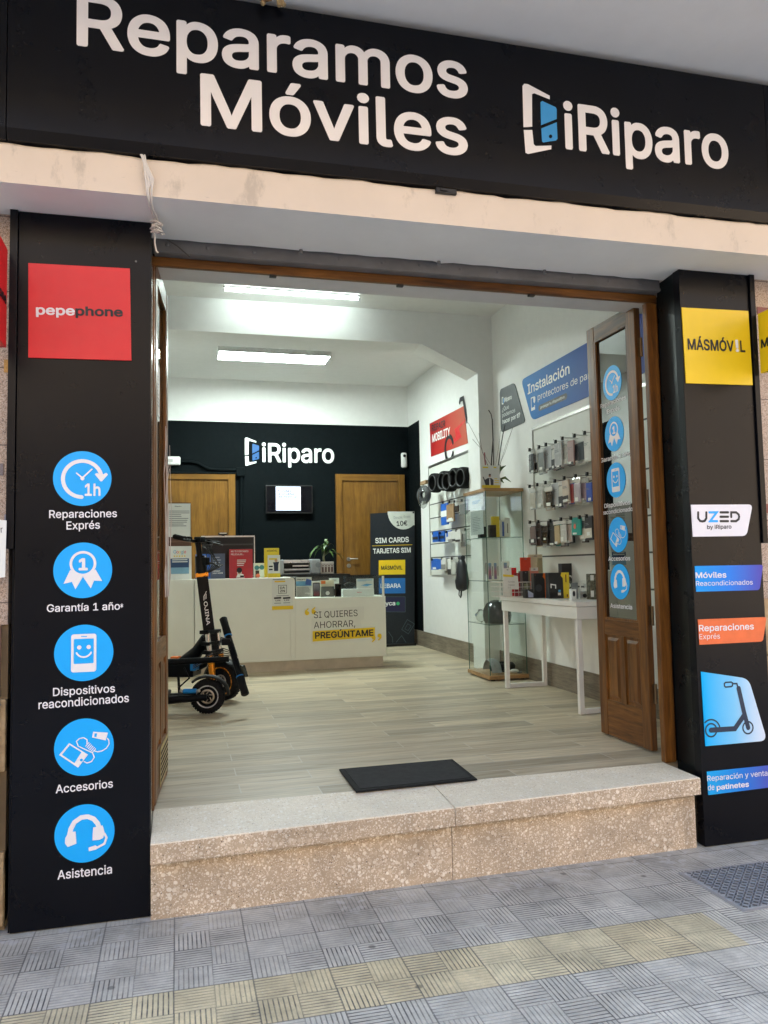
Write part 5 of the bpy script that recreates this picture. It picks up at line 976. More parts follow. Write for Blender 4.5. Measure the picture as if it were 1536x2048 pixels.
l2 = zz(375, 242); e_ = zz(790, 38); cp = zz(375, 145)[1]-l2[1]; text(fw2, 'Instalación', l2, (e_[0], l2[1]), cp, INKW, t, .02, off=.0012)
l2 = zz(475, 303); s1 = zz(945, 150); 
text(fw2, 'protectores de pantalla', l2, (l2[0]+(s1[0]-l2[0])*1.36, l2[1]-.02), cp*.66, INKW, t, 0, off=.0012)
p0 = zz(482, 412); p1 = zz(765, 245); hh = .050; G(fw2, .0012).rrect(p0[0], p0[1]-.0, p1[0], p0[1]+hh, hh/2-.002).build('dark_pill', M('dark slate sign', (.020, .027, .031), .5), t)
text(fw2, 'protege tu dispositivo', (p0[0]+.04, p0[1]+.016), (p1[0]-.04, p0[1]+.016), .021, INKW, t, .012, off=.0022)
c0 = zz(410, 415); K = .58; C_ = lambda *p: [(c0[0]+x*K, c0[1]+y*K) for x, y in p]; g = G(fw2, .0012)
g.stroke(C_((.09, .20), (.01, .20), (.01, .02), (.12, .02), (.12, .07)), .011).pl(C_((.01, .02), (.12, .02), (.12, .055), (.01, .055))); g.pl(C_((.08, .19), (.115, .21), (.15, .19), (.145, .13), (.115, .10), (.085, .13))); g.build('shield_phone', INKW, t)
t = thing('red_poster', 'red and white poster on the wall seen through the gap beside the right door hinge', 'poster', (XR, 4.05, 1.0))
ya_ = -FXr(XR-.003).uv(1268, 900)[0]; zc = FXr(XR-.003).uv(1275, 816)[1]; ze = FXr(XR-.003).uv(1275, 925)[1]
box(XR-.006, XR-.001, ya_-.55, ya_+.04, ze, zc).build('sheet', RED, t); G(FXr(XR-.006), .001).rect(-ya_+.03, ze+.02, -ya_+.5, ze+.06).rect(-ya_+.03, ze+.11, -ya_+.4, ze+.14).build('print', INKW, t)
# ------------------------------------------------------------------ front slatwall with phone cases
y1 = 6.05; zg2 = [FXr(XR-.02).uv(1075, v)[1] for v in (908, 985, 1057, 1113.5)]; zg2.append(2*zg2[3]-zg2[2])
ROW = [[((380, 780, 433, 1030), DK, 'black leather case', None, (.5, .02, .9, .1)), ((433, 772, 470, 1030), PB, 'white boxed case with black foot', (DK, 0, .42), (.3, .05, .8, .14)), ((470, 768, 534, 1018), M('smoke clear case', (.36, .38, .38), .2), 'smoky clear case', None, (.35, .08, .75, .2)), ((540, 745, 611, 1008), M('silver grey case', (.46, .48, .50), .35), 'silver grey case with black camera cut-out', (DK, .0, .1), (.2, .02, .6, .1)), ((612, 732, 643, 990), PB, 'narrow white box with black foot', (DK, 0, .4), None), ((642, 712, 704, 978), M('frosted grey case', (.50, .52, .53), .25), 'frosted grey case with camera hole', (DK, .0, .08), (.3, .02, .7, .09)), ((706, 690, 770, 966), M('milky clear case', (.66, .68, .66), .25), 'milky clear case with white label', None, (.2, .1, .8, .28)), ((772, 690, 823, 950), M('rose grey case', (.40, .28, .27), .4), 'rose grey case', (DK, 0, .12), None), ((826, 655, 934, 930), M('graphite phone case', (.10, .11, .125), .2), 'dark graphite case in a silver frame', None, (.1, .03, .4, .1)), ((936, 640, 990, 915), PB, 'white boxed case by the door leaf', None, None)],
       [((390, 1165, 442, 1392), M('ivory clear case', (.60, .57, .50), .3), 'ivory clear case', None, None), ((455, 1145, 524, 1370), M('milky clear case', (.66, .68, .66), .25), 'milky clear case with small label', None, (.3, .05, .7, .2)), ((540, 1150, 613, 1376), M('black gloss case', (.016, .016, .018), .25), 'glossy black case with two labels', None, (.3, .1, .8, .26)), ((613, 1110, 684, 1365), M('silver grey case', (.46, .48, .50), .35), 'silver grey case with camera hole', (DK, 0, .1), (.5, .02, .9, .1)), ((684, 1095, 722, 1365), PB, 'narrow white box with dark foot', (DK, 0, .42), None), ((722, 1085, 778, 1312), M('beige case', (.58, .50, .42), .45), 'beige case with a black band', (DK, .1, .28), (.1, .0, .8, .12)), ((764, 1080, 822, 1340), M('red pink case', (.50, .10, .11), .4), 'red and pink case', None, None), ((824, 1062, 892, 1332), M('lilac clear case', (.52, .48, .56), .3), 'lilac clear case with white label', None, (.3, .1, .7, .25)), ((893, 1062, 952, 1312), M('mauve case', (.40, .30, .36), .4), 'mauve case', None, None), ((956, 1110, 1004, 1310), M('royal blue case', (.02, .07, .42), .4), 'royal blue case by the door leaf', None, (.4, .05, .9, .2))],
       [((390, 1505, 453, 1747), M('taupe case', (.20, .135, .125), .4), 'taupe case with black band', (DK, .12, .3), (.3, .15, .7, .28)), ((455, 1503, 502, 1745), M('dark brown case', (.06, .038, .032), .4), 'dark brown case', None, (.4, .3, .8, .36)), ((503, 1495, 563, 1737), M('black gloss case', (.016, .016, .018), .25), 'glossy black case', None, (.5, .22, .8, .3)), ((566, 1490, 633, 1742), M('charcoal case', (.04, .042, .046), .4), 'charcoal case with white label', None, (.4, .02, .9, .1)), ((635, 1490, 690, 1736), M('cream gold case', (.56, .44, .27), .4), 'cream and gold case', None, None), ((692, 1480, 752, 1730), M('milky clear case', (.66, .68, .66), .25), 'milky clear case with label', None, (.2, .12, .6, .3)), ((753, 1480, 808, 1726), M('blush case', (.60, .50, .46), .4), 'blush pink case', None, None), ((810, 1455, 892, 1642), M('teal case', (.02, .32, .27), .4), 'teal green case with coral spot', None, None), ((893, 1450, 944, 1690), M('grey case', (.18, .18, .19), .4), 'grey case with ivory foot', (M('ivory print', (.6, .57, .48), .5), .05, .5), (.2, .1, .7, .25)), ((946, 1445, 1010, 1690), DK, 'black case with ivory label by the door', (M('ivory print', (.6, .57, .48), .5), .1, .5), (.3, .2, .7, .35))]]
fH = FXr(XR-.20); hooks = []
zc_ = lambda x, y: (980+x/4.955, 740+y/4.955)
for xs3, in ((((395, 792), (488, 765), (556, 740), (652, 712), (720, 680), (838, 652), (940, 625), (395, 1155), (470, 1138), (552, 1118), (645, 1102), (738, 1072), (850, 1052), (965, 1032), (398, 1510), (480, 1505), (600, 1497), (705, 1480), (805, 1470), (888, 1460), (958, 1450)),),):
    for p in xs3: a, b = fH.uv(*zc_(*p)); hooks.append((-a, b+.006, .21))
slatwall('white slatwall carrying three rows of phone cases in the front bay', 4.2, y1, .68, 2.10, zg2, hooks)
def clearbag(t, fr, R_):
    pass
for r, row in enumerate(ROW):
    for k, (q, m_, lb, bd_, tg) in enumerate(row):
        px = (*zc_(q[0], q[1]), *zc_(q[2], q[3])); x = XR-.19+.007*((k*3) % 5)+.001*k
        t = pack(FXr(x), px, m_, '%s, %s on the %s row of phone cases' % (lb, ('first', 'second', 'third', 'fourth', 'fifth', 'sixth', 'seventh', 'eighth', 'ninth', 'tenth')[k], ('top', 'middle', 'bottom')[r]), 'phone cases on the front slatwall', th=.012, cat='phone case', name='phone_case_pack', band=bd_, tag_=tg, bag=(k % 2 == 0 or 'clear' in lb))
        if lb.startswith('teal'): a0, b0, a1, b1 = rectpx(FXr(x), *px); G(FXr(x-.003), .0012).disc(((a0+a1)/2-.01, (b0+b1)/2), .018, 16).build('coral_spot', M('coral print', (.7, .18, .10), .5), t)
        # cases behind it on the same hook
    for k in range(0, 10):
        q, m_, lb = row[k][0], row[(k+3) % 10][1], row[(k+3) % 10][2]; px = (*zc_(q[0]+16-8*(k % 2), q[1]+4), *zc_(q[2]+16-8*(k % 2), q[3]-6+14*(k % 3)))
        pack(FXr(XR-.125+.003*k), px, m_, '%s behind the %s pack of the %s row' % (lb.split(' with')[0].split(' in ')[0].split(' by ')[0].replace('glossy ', ''), ('first', 'second', 'third', 'fourth', 'fifth', 'sixth', 'seventh', 'eighth', 'ninth', 'tenth')[k], ('top', 'middle', 'bottom')[r]), 'phone cases on the front slatwall', th=.012, cat='phone case', name='phone_case_pack')
# ------------------------------------------------------------------ glass cabinet
X0, X1, Y0, Y1, ZT = 2.553, 2.893, 6.305, 6.80, 1.612
cb = thing('glass_cabinet', 'tall glass display cabinet with light wood top and base beside the white table', 'display cabinet', ((X0+X1)/2, (Y0+Y1)/2, 0))
box(X0-.012, X1+.012, Y0-.012, Y1+.012, .012, .045).build('base', LWOOD, cb, bevel=.003); box(X0-.012, X1+.012, Y0-.012, Y1+.012, ZT, ZT+.028).build('top', LWOOD, cb, bevel=.003)
for x in (X0+.02, X1-.05):
    for y in (Y0+.02, Y1-.05): box(x, x+.03, y, y+.03, .0, .012).build('foot', BLACK, cb)
box(X0, X1, Y0, Y0+.004, .046, ZT-.001).build('front_glass', CGL, cb); box(X0, X0+.004, Y0+.005, Y1, .046, ZT-.001).build('side_glass', CGL, cb); box(X1-.004, X1, Y0+.005, Y1, .046, ZT-.001).build('side_glass', CGL, cb); box(X0+.005, X1-.005, Y1-.004, Y1, .046, ZT-.001).build('back_glass', CGL, cb)
mb = MB()
for x, y in ((X0, Y0), (X1-.003, Y0), (X0, Y1-.003), (X1-.003, Y1-.003)): mb.box(x-.0015, x+.0035, y-.0015, y+.0035, .046, ZT-.001)
mb.build('edge_strip', EDGE, cb); SH = [1.216, .842, .470]
for z in SH: s_ = box(X0+.006, X1-.006, Y0+.007, Y1-.006, z-.003, z+.002).build('shelf', CGL, cb); mb = MB().box(X0+.006, X1-.006, Y0+.005, Y0+.0068, z-.003, z+.002).box(X0+.0045, X0+.0058, Y0+.007, Y1-.006, z-.003, z+.002); mb.build('shelf_edge', EDGE, s_)
box(X0-.004, X0-.0005, Y0+.01, Y0+.04, 0.90, 1.0).build('lock', STEEL, cb)
def bx3(label, x0, x1, y0, y1, z0, h, mat, name='boxed_phone', cat='box', art=None):
    t = thing(name, label, cat, ((x0+x1)/2, y0, z0)); box(x0, x1, y0, y1, z0+.0005, z0+h).build('carton', mat, t, bevel=.001)
    if art:
        fr = FY(y0); R_ = lambda a, b: (x0+(x1-x0)*a, z0+h*b); art(t, fr, R_)
    return t
def art_phone(t, fr, R_): G(fr, .0008).rrect(*R_(.15, .08), *R_(.6, .92), .005).build('printed_phone', gradm('pastel phone art', ((0, (.10, .14, .36)), (.5, (.45, .18, .25)), (1, (.2, .4, .6))), 0, .15, 'z'), t); G(fr, .0008).rect(*R_(.74, .25), *R_(.82, .75)).build('print', DINK, t)
s1, s2, s3 = [z+.002 for z in SH]
bx3('small black box at the left of the top cabinet shelf', 2.575, 2.635, 6.50, 6.56, s1, .10, BOXBLK, 'accessory_box'); bx3('black box with grey print next to the yellow box in the cabinet', 2.60, 2.66, 6.34, 6.38, s1, .105, M('black brown box', (.035, .028, .028), .5), 'accessory_box')
bx3('tall yellow box on the top cabinet shelf', 2.665, 2.725, 6.42, 6.47, s1, .185, BYEL, 'accessory_box'); bx3('white phone box with dark print standing on the top cabinet shelf', 2.75, 2.80, 6.36, 6.40, s1, .17, PAPER, art=lambda t, fr, R_: G(fr, .0008).rect(*R_(.42, .2), *R_(.55, .7)).build('print', DINK, t)); bx3('white phone box with coloured phone picture on the top cabinet shelf', 2.722, 2.748, 6.375, 6.41, s1, .15, PAPER, art=lambda t, fr, R_: G(fr, .0008).rrect(*R_(.3, .06), *R_(.95, .9), .004).build('printed_phone', DBLUE, t))
for i, x in enumerate((2.575, 2.645, 2.72)): bx3('white phone box with pastel phone picture, %s on the middle cabinet shelf' % ('first', 'second', 'third')[i], x, x+.062, 6.36+.05*(i == 1), 6.40+.05*(i == 1), s2, .165, PAPER, art=art_phone)
t = thing('crash_helmet', 'glossy black helmet on the low cabinet shelf', 'helmet', (2.72, 6.52, s3)); mb = MB()
mb.lathe([(.0, .20), (.05, .195), (.09, .17), (.118, .12), (.125, .07), (.118, .02), (.108, .0)], (2.72, 6.52, s3), (0, 0, 1), 28); mb.v = [V((2.72+(p.x-2.72)*.98, 6.52+(p.y-6.52)*1.2, p.z)) for p in mb.v]; mb.build('shell', M('gloss black shell', (.012, .012, .013), .12, coat=.6), t)
for k in (-1, 0, 1): MB().tube([(2.72+k*.045-.02, 6.52-.135*math.cos(q)*(1-.1*abs(k)), s3+.01+.188*math.sin(q)*(1-.12*abs(k))) for q in [.25+i*.2 for i in range(9)]], .004, 6).build('vent_rib', GREYINK, t)
t = thing('plastic_bag', 'crumpled clear plastic bag beside the helmet in the cabinet', 'bag', (2.60, 6.62, s3)); mb = MB().ball((2.60, 6.60, s3+.055), .055, 12, sc=(.7, 1.6, 1)); rr = random.Random(9); mb.v = [p+V((rr.uniform(-.008, .008), rr.uniform(-.012, .012), rr.uniform(-.004, .014))) for p in mb.v]; mb.build('film', glass('crumpled film', (.86, .89, .88), 1.8), t)
t = thing('mudguard', 'grey scooter mudguard standing on the cabinet floor', 'mudguard', (2.64, 6.45, .046)); mb = MB(); vs = []
for i in range(13):
    q = math.pi*i/12*.92+.1
    for k, (r_, w_) in enumerate(((.105, -.045), (.118, -.02), (.118, .02), (.105, .045))): vs.append((2.64+w_*1.0-.0, 6.47-r_*math.cos(q), .047+r_*math.sin(q)*1.05))
mb.add(vs, [(4*i+k, 4*i+k+1, 4*i+k+5, 4*i+k+4) for i in range(12) for k in range(3)], 0, True); mb.build('shell', M('bagged grey plastic', (.26, .28, .28), .3), t)
t = thing('scooter_tyre', 'black scooter tyre lying flat on the cabinet floor', 'tyre', (2.78, 6.58, .046)); MB().lathe([(.06, .0), (.10, .0), (.115, .02), (.115, .05), (.10, .07), (.06, .07), (.075, .035), (.06, .0)], (2.77, 6.56, .047), (0, 0, 1), 28).build('casing', RUBBER, t)
t = thing('spare_wheel_part', 'small white and grey spare part in front of the tyre in the cabinet', 'spare part', (2.80, 6.37, .046)); MB().ball((2.80, 6.37, .066), .03, 12, sc=(1.5, .8, .6)).build('body', PB, t); box(2.83, 2.87, 6.36, 6.39, .0465, .06).build('bracket', GREYINK, t)
fx = FXr(X0+.0045)
for i, (u0_, v0_, u1_, v1_, lb) in enumerate(((941, 986, 966, 1017, 'white and blue paper notice taped at the top of the cabinet side'), (942, 1019, 966, 1071, 'grey printed notice under the white one on the cabinet side'))):
    a0, b0, a1, b1 = rectpx(fx, u0_, v0_, u1_, v1_); a1 = min(a1, -Y0-.012); t = thing('paper_sheet', lb, 'paper', (X0, -a0, b0)); box(X0+.0055, X0+.007, -a1, -a0, b0, b1).build('sheet', PAPER if i == 0 else M('grey paper', (.42, .46, .44), .7), t)
    a0, a1 = a0, a1; fr = Fr((X0+.0055, 0, 0), (0, -1, 0), (0, 0, 1)); g = G(fr, .0004); g.bars(a0+.05, b0+.03, a1-.05, b1-.05, 4 if i == 0 else 9, .35, i); g.build('print', SKY if i == 0 else GREYINK, t)
# on top of the cabinet
zt_ = ZT+.028
for i, (u0_, v0_, u1_, v1_, lb) in enumerate(((964, 931, 987, 976, 'white leaflet with a printed man in a suit on the cabinet top'), (986, 931, 999, 976, 'narrow white and yellow leaflet beside the suit leaflet on the cabinet top'))):
    y = 6.345+.012*i; t, fr, R_ = card('leaflet', lb, 'leaflet', y, u0_, v0_, u1_, v1_, PAPER, .003)
    G(fr, .0008).rect(*R_(0, 0), *R_(1, .13)).rect(*R_(.1, .88), *R_(.55, .94)).build('yellow_print', BYEL, t)
    if i == 0:
        G(fr, .0008).pl([R_(.3, .13), R_(.95, .13), R_(.97, .36), R_(.78, .44), R_(.5, .44), R_(.25, .36), R_(.15, .5), R_(.08, .48), R_(.2, .3)]).build('printed_suit', M('suit print', (.05, .05, .06), .5), t); G(fr, .0014).disc(R_(.66, .53), .011, 14).build('printed_face', SKIN, t); G(fr, .0018).pl([R_(.6, .13), R_(.72, .13), R_(.68, .42), R_(.62, .42)]).build('printed_shirt', INKW, t); G(fr, .0014).disc(R_(.67, .58), .010, 12).build('printed_hair', DINK, t)
    else: rbars(G(fr, .0008), R_, .2, .2, .9, .45, 3, 1).build('print', BYEL, t)
t = thing('orchid_plant', 'bare twig arrangement with dark sticks and a few long orchid leaves on the cabinet top', 'plant', (2.72, 6.5, zt_)); rr = random.Random(21)
MB().lathe([(.0, .0), (.05, .0), (.06, .06), (.055, .11), (.05, .11)], (2.72, 6.5, zt_), (0, 0, 1), 20).build('pot', M('white glazed pot', (.62, .56, .52), .4), t)
DKS = M('dark orchid stick', (.022, .014, .012), .6); fy = FY(6.5); P3 = lambda u, v, dy=0: V(at(u, v, 'y', 6.5+dy))
for pts, r_ in (([(982, 965), (983, 920), (986, 880), (984.5, 838)], .0055), ([(988, 965), (986.5, 900), (984.5, 840), (982, 828), (977, 820)], .0045), ([(992, 965), (1000, 905), (1006, 868), (1010, 850)], .0045)):
    MB().tube([P3(*p) for p in pts], r_, 7).build('stick', DKS, t)
for pts in ([(984, 955), (960, 890), (936, 845)], [(984, 950), (965, 905), (958, 866)], [(988, 950), (998, 890), (1001, 860)], [(992, 955), (1012, 890), (1027, 852)], [(990, 950), (1010, 905), (1024, 860)], [(960, 895), (945, 878)], [(982, 930), (972, 915), (969, 905)]):
    MB().tube([P3(u, v, rr.uniform(-.05, .05)) for u, v in pts], .0018, 5).build('twig', M('grey twig', (.20, .16, .14), .7), t)
MB().tube([P3(969, 905), P3(969, 912), P3(971, 930)], .006, 6).build('bud', M('dried pink bud', (.34, .12, .13), .7), t)
for pts in ([(995, 960), (1010, 955), (1022, 964)], [(995, 958), (1002, 960), (1008, 966)], [(998, 945), (1004, 935), (1012, 931)], [(998, 950), (1000, 938), (1001, 930)]):
    P_ = [P3(*p, -.02*i) for i, p in enumerate(pts)]; MB().tube(P_, [.006, .012, .002], 8).build('leaf', LEAF.mat, t)
# ------------------------------------------------------------------ white table and its goods
TT = .728; TX0, TX1, TY0, TY1 = 2.515, 2.895, 4.70, 5.95
tb = thing('white_table', 'white lacquered console table standing against the right wall', 'table', (2.7, 5.3, 0)); TWH = M('white lacquer', (.76, .75, .72), .35, var=.015)
box(TX0, TX1, TY0, TY1, TT-.032, TT).build('tabletop', TWH, tb, bevel=.002); box(TX0+.006, TX1-.006, TY0+.006, TY1-.006, TT-.115, TT-.034).build('apron', TWH, tb, bevel=.002)
for y in (TY0+.012, TY1-.046):
    for x in (TX0+.012, TX1-.044): box(x, x+.032, y, y+.034, .0, TT-.1165).build('leg', TWH, tb, bevel=.002)
    box(TX0+.045, TX1-.045, y, y+.034, .001, .034).build('foot_rail', TWH, tb, bevel=.002)
fg = lambda x, y: (1000+x/7.68, 1090+y/7.68)
def tbox(name, label, cat, y, px, mat, depth, draw=None):
    u0_, v0_ = fg(px[0], px[1]); u1_, v1_ = fg(px[2], px[3]); fr = FY(y); a0, b0, a1, b1 = rectpx(fr, u0_, v0_, u1_, v1_); b0 = TT+.0008 if abs(b0-TT) < .09 else b0
    t = thing(name, label, cat, ((a0+a1)/2, y, b0)); box(a0, a1, y, y+depth, b0, b1).build('carton', mat, t, bevel=.0015); R_ = lambda p, z: (a0+(a1-a0)*p, b0+(b1-b0)*z)
    if draw: draw(t, fr, R_)
    return t
def d_spk(t, fr, R_): G(fr, .0006).pl([R_(.70, 0), R_(1, 0), R_(1, 1), R_(.62, 1), R_(.58, .86), R_(.70, .74)]).build('orange_panel', BORANGE, t); G(fr, .0006).disc(R_(.3, .4), .028, 20).build('printed_speaker', M('dark speaker print', (.06, .065, .07), .4), t); G(fr, .0012).rect(*R_(.80, .45), *R_(.86, .85)).rect(*R_(.05, .90), *R_(.12, .95)).build('print', M('brown print', (.2, .06, .02), .5), t)
tbox('earphone_box', 'matt black and orange accessory box standing beside the wire basket', 'box', 5.40, (530, 430, 752, 790), BOXBLK, .05, d_spk)
def d_watch(t, fr, R_): G(fr, .0006).pl([R_(.70, 0), R_(1, 0), R_(.98, 1), R_(.62, 1), R_(.58, .88), R_(.68, .78)]).build('yellow_panel', BYEL, t); G(fr, .0012).stroke([R_(.1, .42), R_(.1, .55), R_(.32, .52), R_(.32, .40)], .008).rect(*R_(.42, .12), *R_(.56, .22)).build('printed_cable', INKW, t); G(fr, .0012).rect(*R_(.80, .62), *R_(.85, .92)).rect(*R_(.84, .05), *R_(.9, .15)).build('print', M('brown print', (.2, .06, .02), .5), t); G(fr, .0014).rect(*R_(.44, .25), *R_(.56, .33)).build('blue_print', SKY, t)
tbox('watch_box', 'matt black box with a broad yellow edge on the front of the table', 'box', 5.25, (757, 420, 1062, 815), BOXBLK, .055, d_watch)
def d_head(t, fr, R_): G(fr, .0006).pl([R_(.72, 0), R_(1, 0), R_(1, 1), R_(.70, 1), R_(.68, .88), R_(.74, .76)]).build('orange_panel', BORANGE, t); g = G(fr, .0006); c_ = R_(.34, .42); g.stroke([(c_[0]+.035*math.cos(q), c_[1]+.052*math.sin(q)) for q in [i*.314 for i in range(20)]], .012, closed=True).disc((c_[0]-.008, c_[1]-.02), .018, 16); g.build('printed_headset', PAPER, t); G(fr, .0012).rect(*R_(.83, .55), *R_(.88, .85)).build('print', M('brown print', (.2, .06, .02), .5), t)
tbox('headphone_box', 'tall black and orange headphone box at the back of the table', 'box', 5.46, (960, 278, 1270, 640), BOXBLK, .06, d_head)
def d_flatp(t, fr, R_): G(fr, .0006).pl([R_(.12, .1), R_(.5, .1), R_(.36, .5), R_(.1, .92)]).build('printed_phone', M('pale lilac print', (.42, .48, .62), .4), t); G(fr, .0006).rect(*R_(.70, .05), *R_(.74, .95)).build('orange_panel', BORANGE, t)
tbox('flat_phone_box', 'low black box with a pale phone picture at the front edge of the table', 'box', 5.42, (395, 675, 735, 808), BOXBLK, .05, d_flatp)
def d_clear(t, fr, R_): g = G(fr, -.004); c_ = R_(.62, .62); [g.arc((c_[0], c_[1]-.006*i), .030-.004*i, -20, 250, .005, 16) for i in range(3)]; g.disc(R_(.62, .18), .016, 16); g.build('white_cable', PAPER, t)
def clearbox(px, y, depth, label, draw):
    t = tbox('clear_pack', label, 'package', y, px, CLR, depth); return t
t = tbox('clear_pack', 'clear pack with a coiled white charger cable on the table', 'package', 5.02, (1100, 545, 1390, 830), CLR, .04)
u0_, v0_ = fg(1100, 545); u1_, v1_ = fg(1390, 830); fr = FY(5.045); a0, b0, a1, b1 = rectpx(fr, u0_, v0_, u1_, v1_); b0 = TT+.001; w_ = a1-a0; h_ = b1-b0
MB().tube([(a0+w_*.58+.030*math.cos(q)*(1-.03*q), 5.03+.003*q/3, b0+h_*.62+.026*math.sin(q)) for q in [i*.35 for i in range(46)]], .0032, 6).build('charger_cable', PAPER, t); box(a0+w_*.45, a0+w_*.88, 5.045, 5.056, b0+.004, b0+h_*.42).build('insert_card', M('pale grey plastic', (.5, .5, .48), .5), t); MB().cyl((a0+w_*.66, 5.035, b0+h_*.18), (a0+w_*.66, 5.044, b0+h_*.18), .014, 16).build('charger_puck', DK, t); box(a0+w_*.05, a0+w_*.36, 5.05, 5.056, b0+.004, b0+h_*.9).build('dark_insert', GREYINK, t)
def d_ear(t, fr, R_): g = G(fr, .0006); c_ = R_(.5, .58); g.pl([(c_[0]+.010*math.cos(q), c_[1]+.020*math.sin(q)) for q in [i*.35 for i in range(18)]]); g.build('printed_earpiece', DINK, t)
tbox('earpiece_box', 'small white box with a black earpiece picture at the front of the table', 'box', 4.97, (1100, 678, 1172, 838), PAPER, .03, d_ear)
t = tbox('camouflage_pack', 'dark camouflage patterned pack beside the door leaf on the table', 'package', 4.95, (1390, 440, 1500, 830), M('camouflage print', (.10, .10, .07), .6, var=.9, scale=60), .05); G(FY(4.95), .001).rect(*FY(4.95).uv(*fg(1395, 800)), *FY(4.95).uv(*fg(1440, 700))).rect(*FY(4.95).uv(*fg(1388, 545)), *FY(4.95).uv(*fg(1436, 462))).build('price_label', PAPER, t)
t = thing('price_card', 'small white price cards lying at the front edge of the table', 'card', (2.56, 5.2, TT)); box(2.525, 2.585, 5.02, 5.16, TT+.0006, TT+.003).build('card', PAPER, t)
# wire basket
bk = thing('wire_basket', 'white wire basket full of carded goods at the far end of the table', 'basket', (2.66, 5.78, TT)); fr = FY(5.62); a0, b0, a1, b1 = rectpx(fr, 1010, 1162, 1072, 1191); bx0, bx1, by0, by1 = a0, a1+.02, 5.60, 5.90; zb = TT+.001; zt2 = zb+.115; WW = M('white coated wire', (.72, .70, .66), .4)
mb = MB()
for z in (zb+.004, zb+.04, zb+.078, zt2): mb.tube([(bx0, by0, z), (bx1, by0, z), (bx1, by1, z), (bx0, by1, z)], .0024 if z < zt2 else .004, 5, closed=True)
for i in range(9): x = bx0+(bx1-bx0)*i/8; mb.tube([(x, by0, zt2), (x, by0, zb+.003), (x, by1, zb+.003), (x, by1, zt2)], .0019, 5)
for i in range(8): y = by0+(by1-by0)*i/7; mb.tube([(bx0, y, zt2), (bx0, y, zb+.003), (bx1, y, zb+.003), (bx1, y, zt2)], .0019, 5)
mb.build('wire_mesh', WW, bk)
fr = FY(5.585); c_ = [fr.uv(*fg(*p)) for p in ((75, 680), (290, 682), (272, 475), (45, 450))]
t = thing('price_sign', 'white price sign with yellow top clipped on the wire basket', 'price sign', fr.P(*c_[0])); MB().prism([fr.P(*p) for p in c_], (0, .003, 0)).build('card', PAPER, t); G(fr, .0008).pl([fr.uv(*fg(*p)) for p in ((48, 486), (210, 492), (205, 462), (45, 450))]).build('yellow_header', BYEL, t)
for i, (yy, s_) in enumerate(((575, 'Fundas'), (625, 'Tablet'), (665, '5 €'))): l2 = fr.uv(*fg(125, yy)); r2 = fr.uv(*fg(225-60*(i == 2), yy)); text(fr, s_, l2, r2, .011, GREYINK, t, 0, off=.001)
GB = 'carded goods standing in the wire basket'
PINK = M('coral card', (.62, .22, .17), .5)
for k, (px, y, m_, lb, dr) in enumerate([((60, 355, 175, 640), 5.66, PAPER, 'white carded pack with a landscape picture at the left of the basket', (DK, .35, .60)), ((170, 348, 250, 700), 5.70, RED, 'red carded pack behind the price sign in the basket', None), ((235, 430, 305, 760), 5.64, M('dark red card', (.30, .02, .03), .5), 'dark red pack leaning at the front of the basket', None), ((300, 400, 370, 740), 5.68, GP, 'grey pack in the middle of the basket', None), ((365, 398, 432, 740), 5.63, DK, 'black and olive pack in the middle of the basket', (M('olive print', (.25, .27, .16), .5), .05, .5)), ((430, 395, 480, 740), 5.67, M('khaki card', (.30, .28, .17), .5), 'khaki pack in the basket', None),
    ((320, 190, 470, 420), 5.80, M('scarlet card', (.66, .06, .025), .5), 'tall scarlet pack rising above the basket', (GP, .0, .42)), ((475, 345, 590, 720), 5.66, PINK, 'coral pack with white top at the right of the basket', (PAPER, .88, 1.0)), ((440, 145, 650, 430), 5.86, CREAM, 'large cream pack with a black window at the back of the basket', (DK, .30, .66)), ((585, 200, 650, 560), 5.80, M('olive card', (.36, .33, .20), .6), 'olive side pack at the right back of the basket', None)]):
    u0_, v0_ = fg(px[0], px[1]); u1_, v1_ = fg(px[2], px[3]); fr = FY(y); a0, b0, a1, b1 = rectpx(fr, u0_, v0_, u1_, v1_); b0 = zb+.007
    t = thing('carded_pack', lb, 'package', ((a0+a1)/2, y, b0), GB); box(a0, a1, y, y+.014, b0, b1).build('card', m_, t, bevel=.001)
    if dr: G(fr, .0006).rect(a0+(a1-a0)*.06, b0+(b1-b0)*dr[1], a0+(a1-a0)*.94, b0+(b1-b0)*dr[2]).build('printed_band', dr[0], t)
    G(fr, .0010).rrect(a0+(a1-a0)*.38, b1-.016, a0+(a1-a0)*.62, b1-.009, .003).build('hang_hole', GREYINK, t)
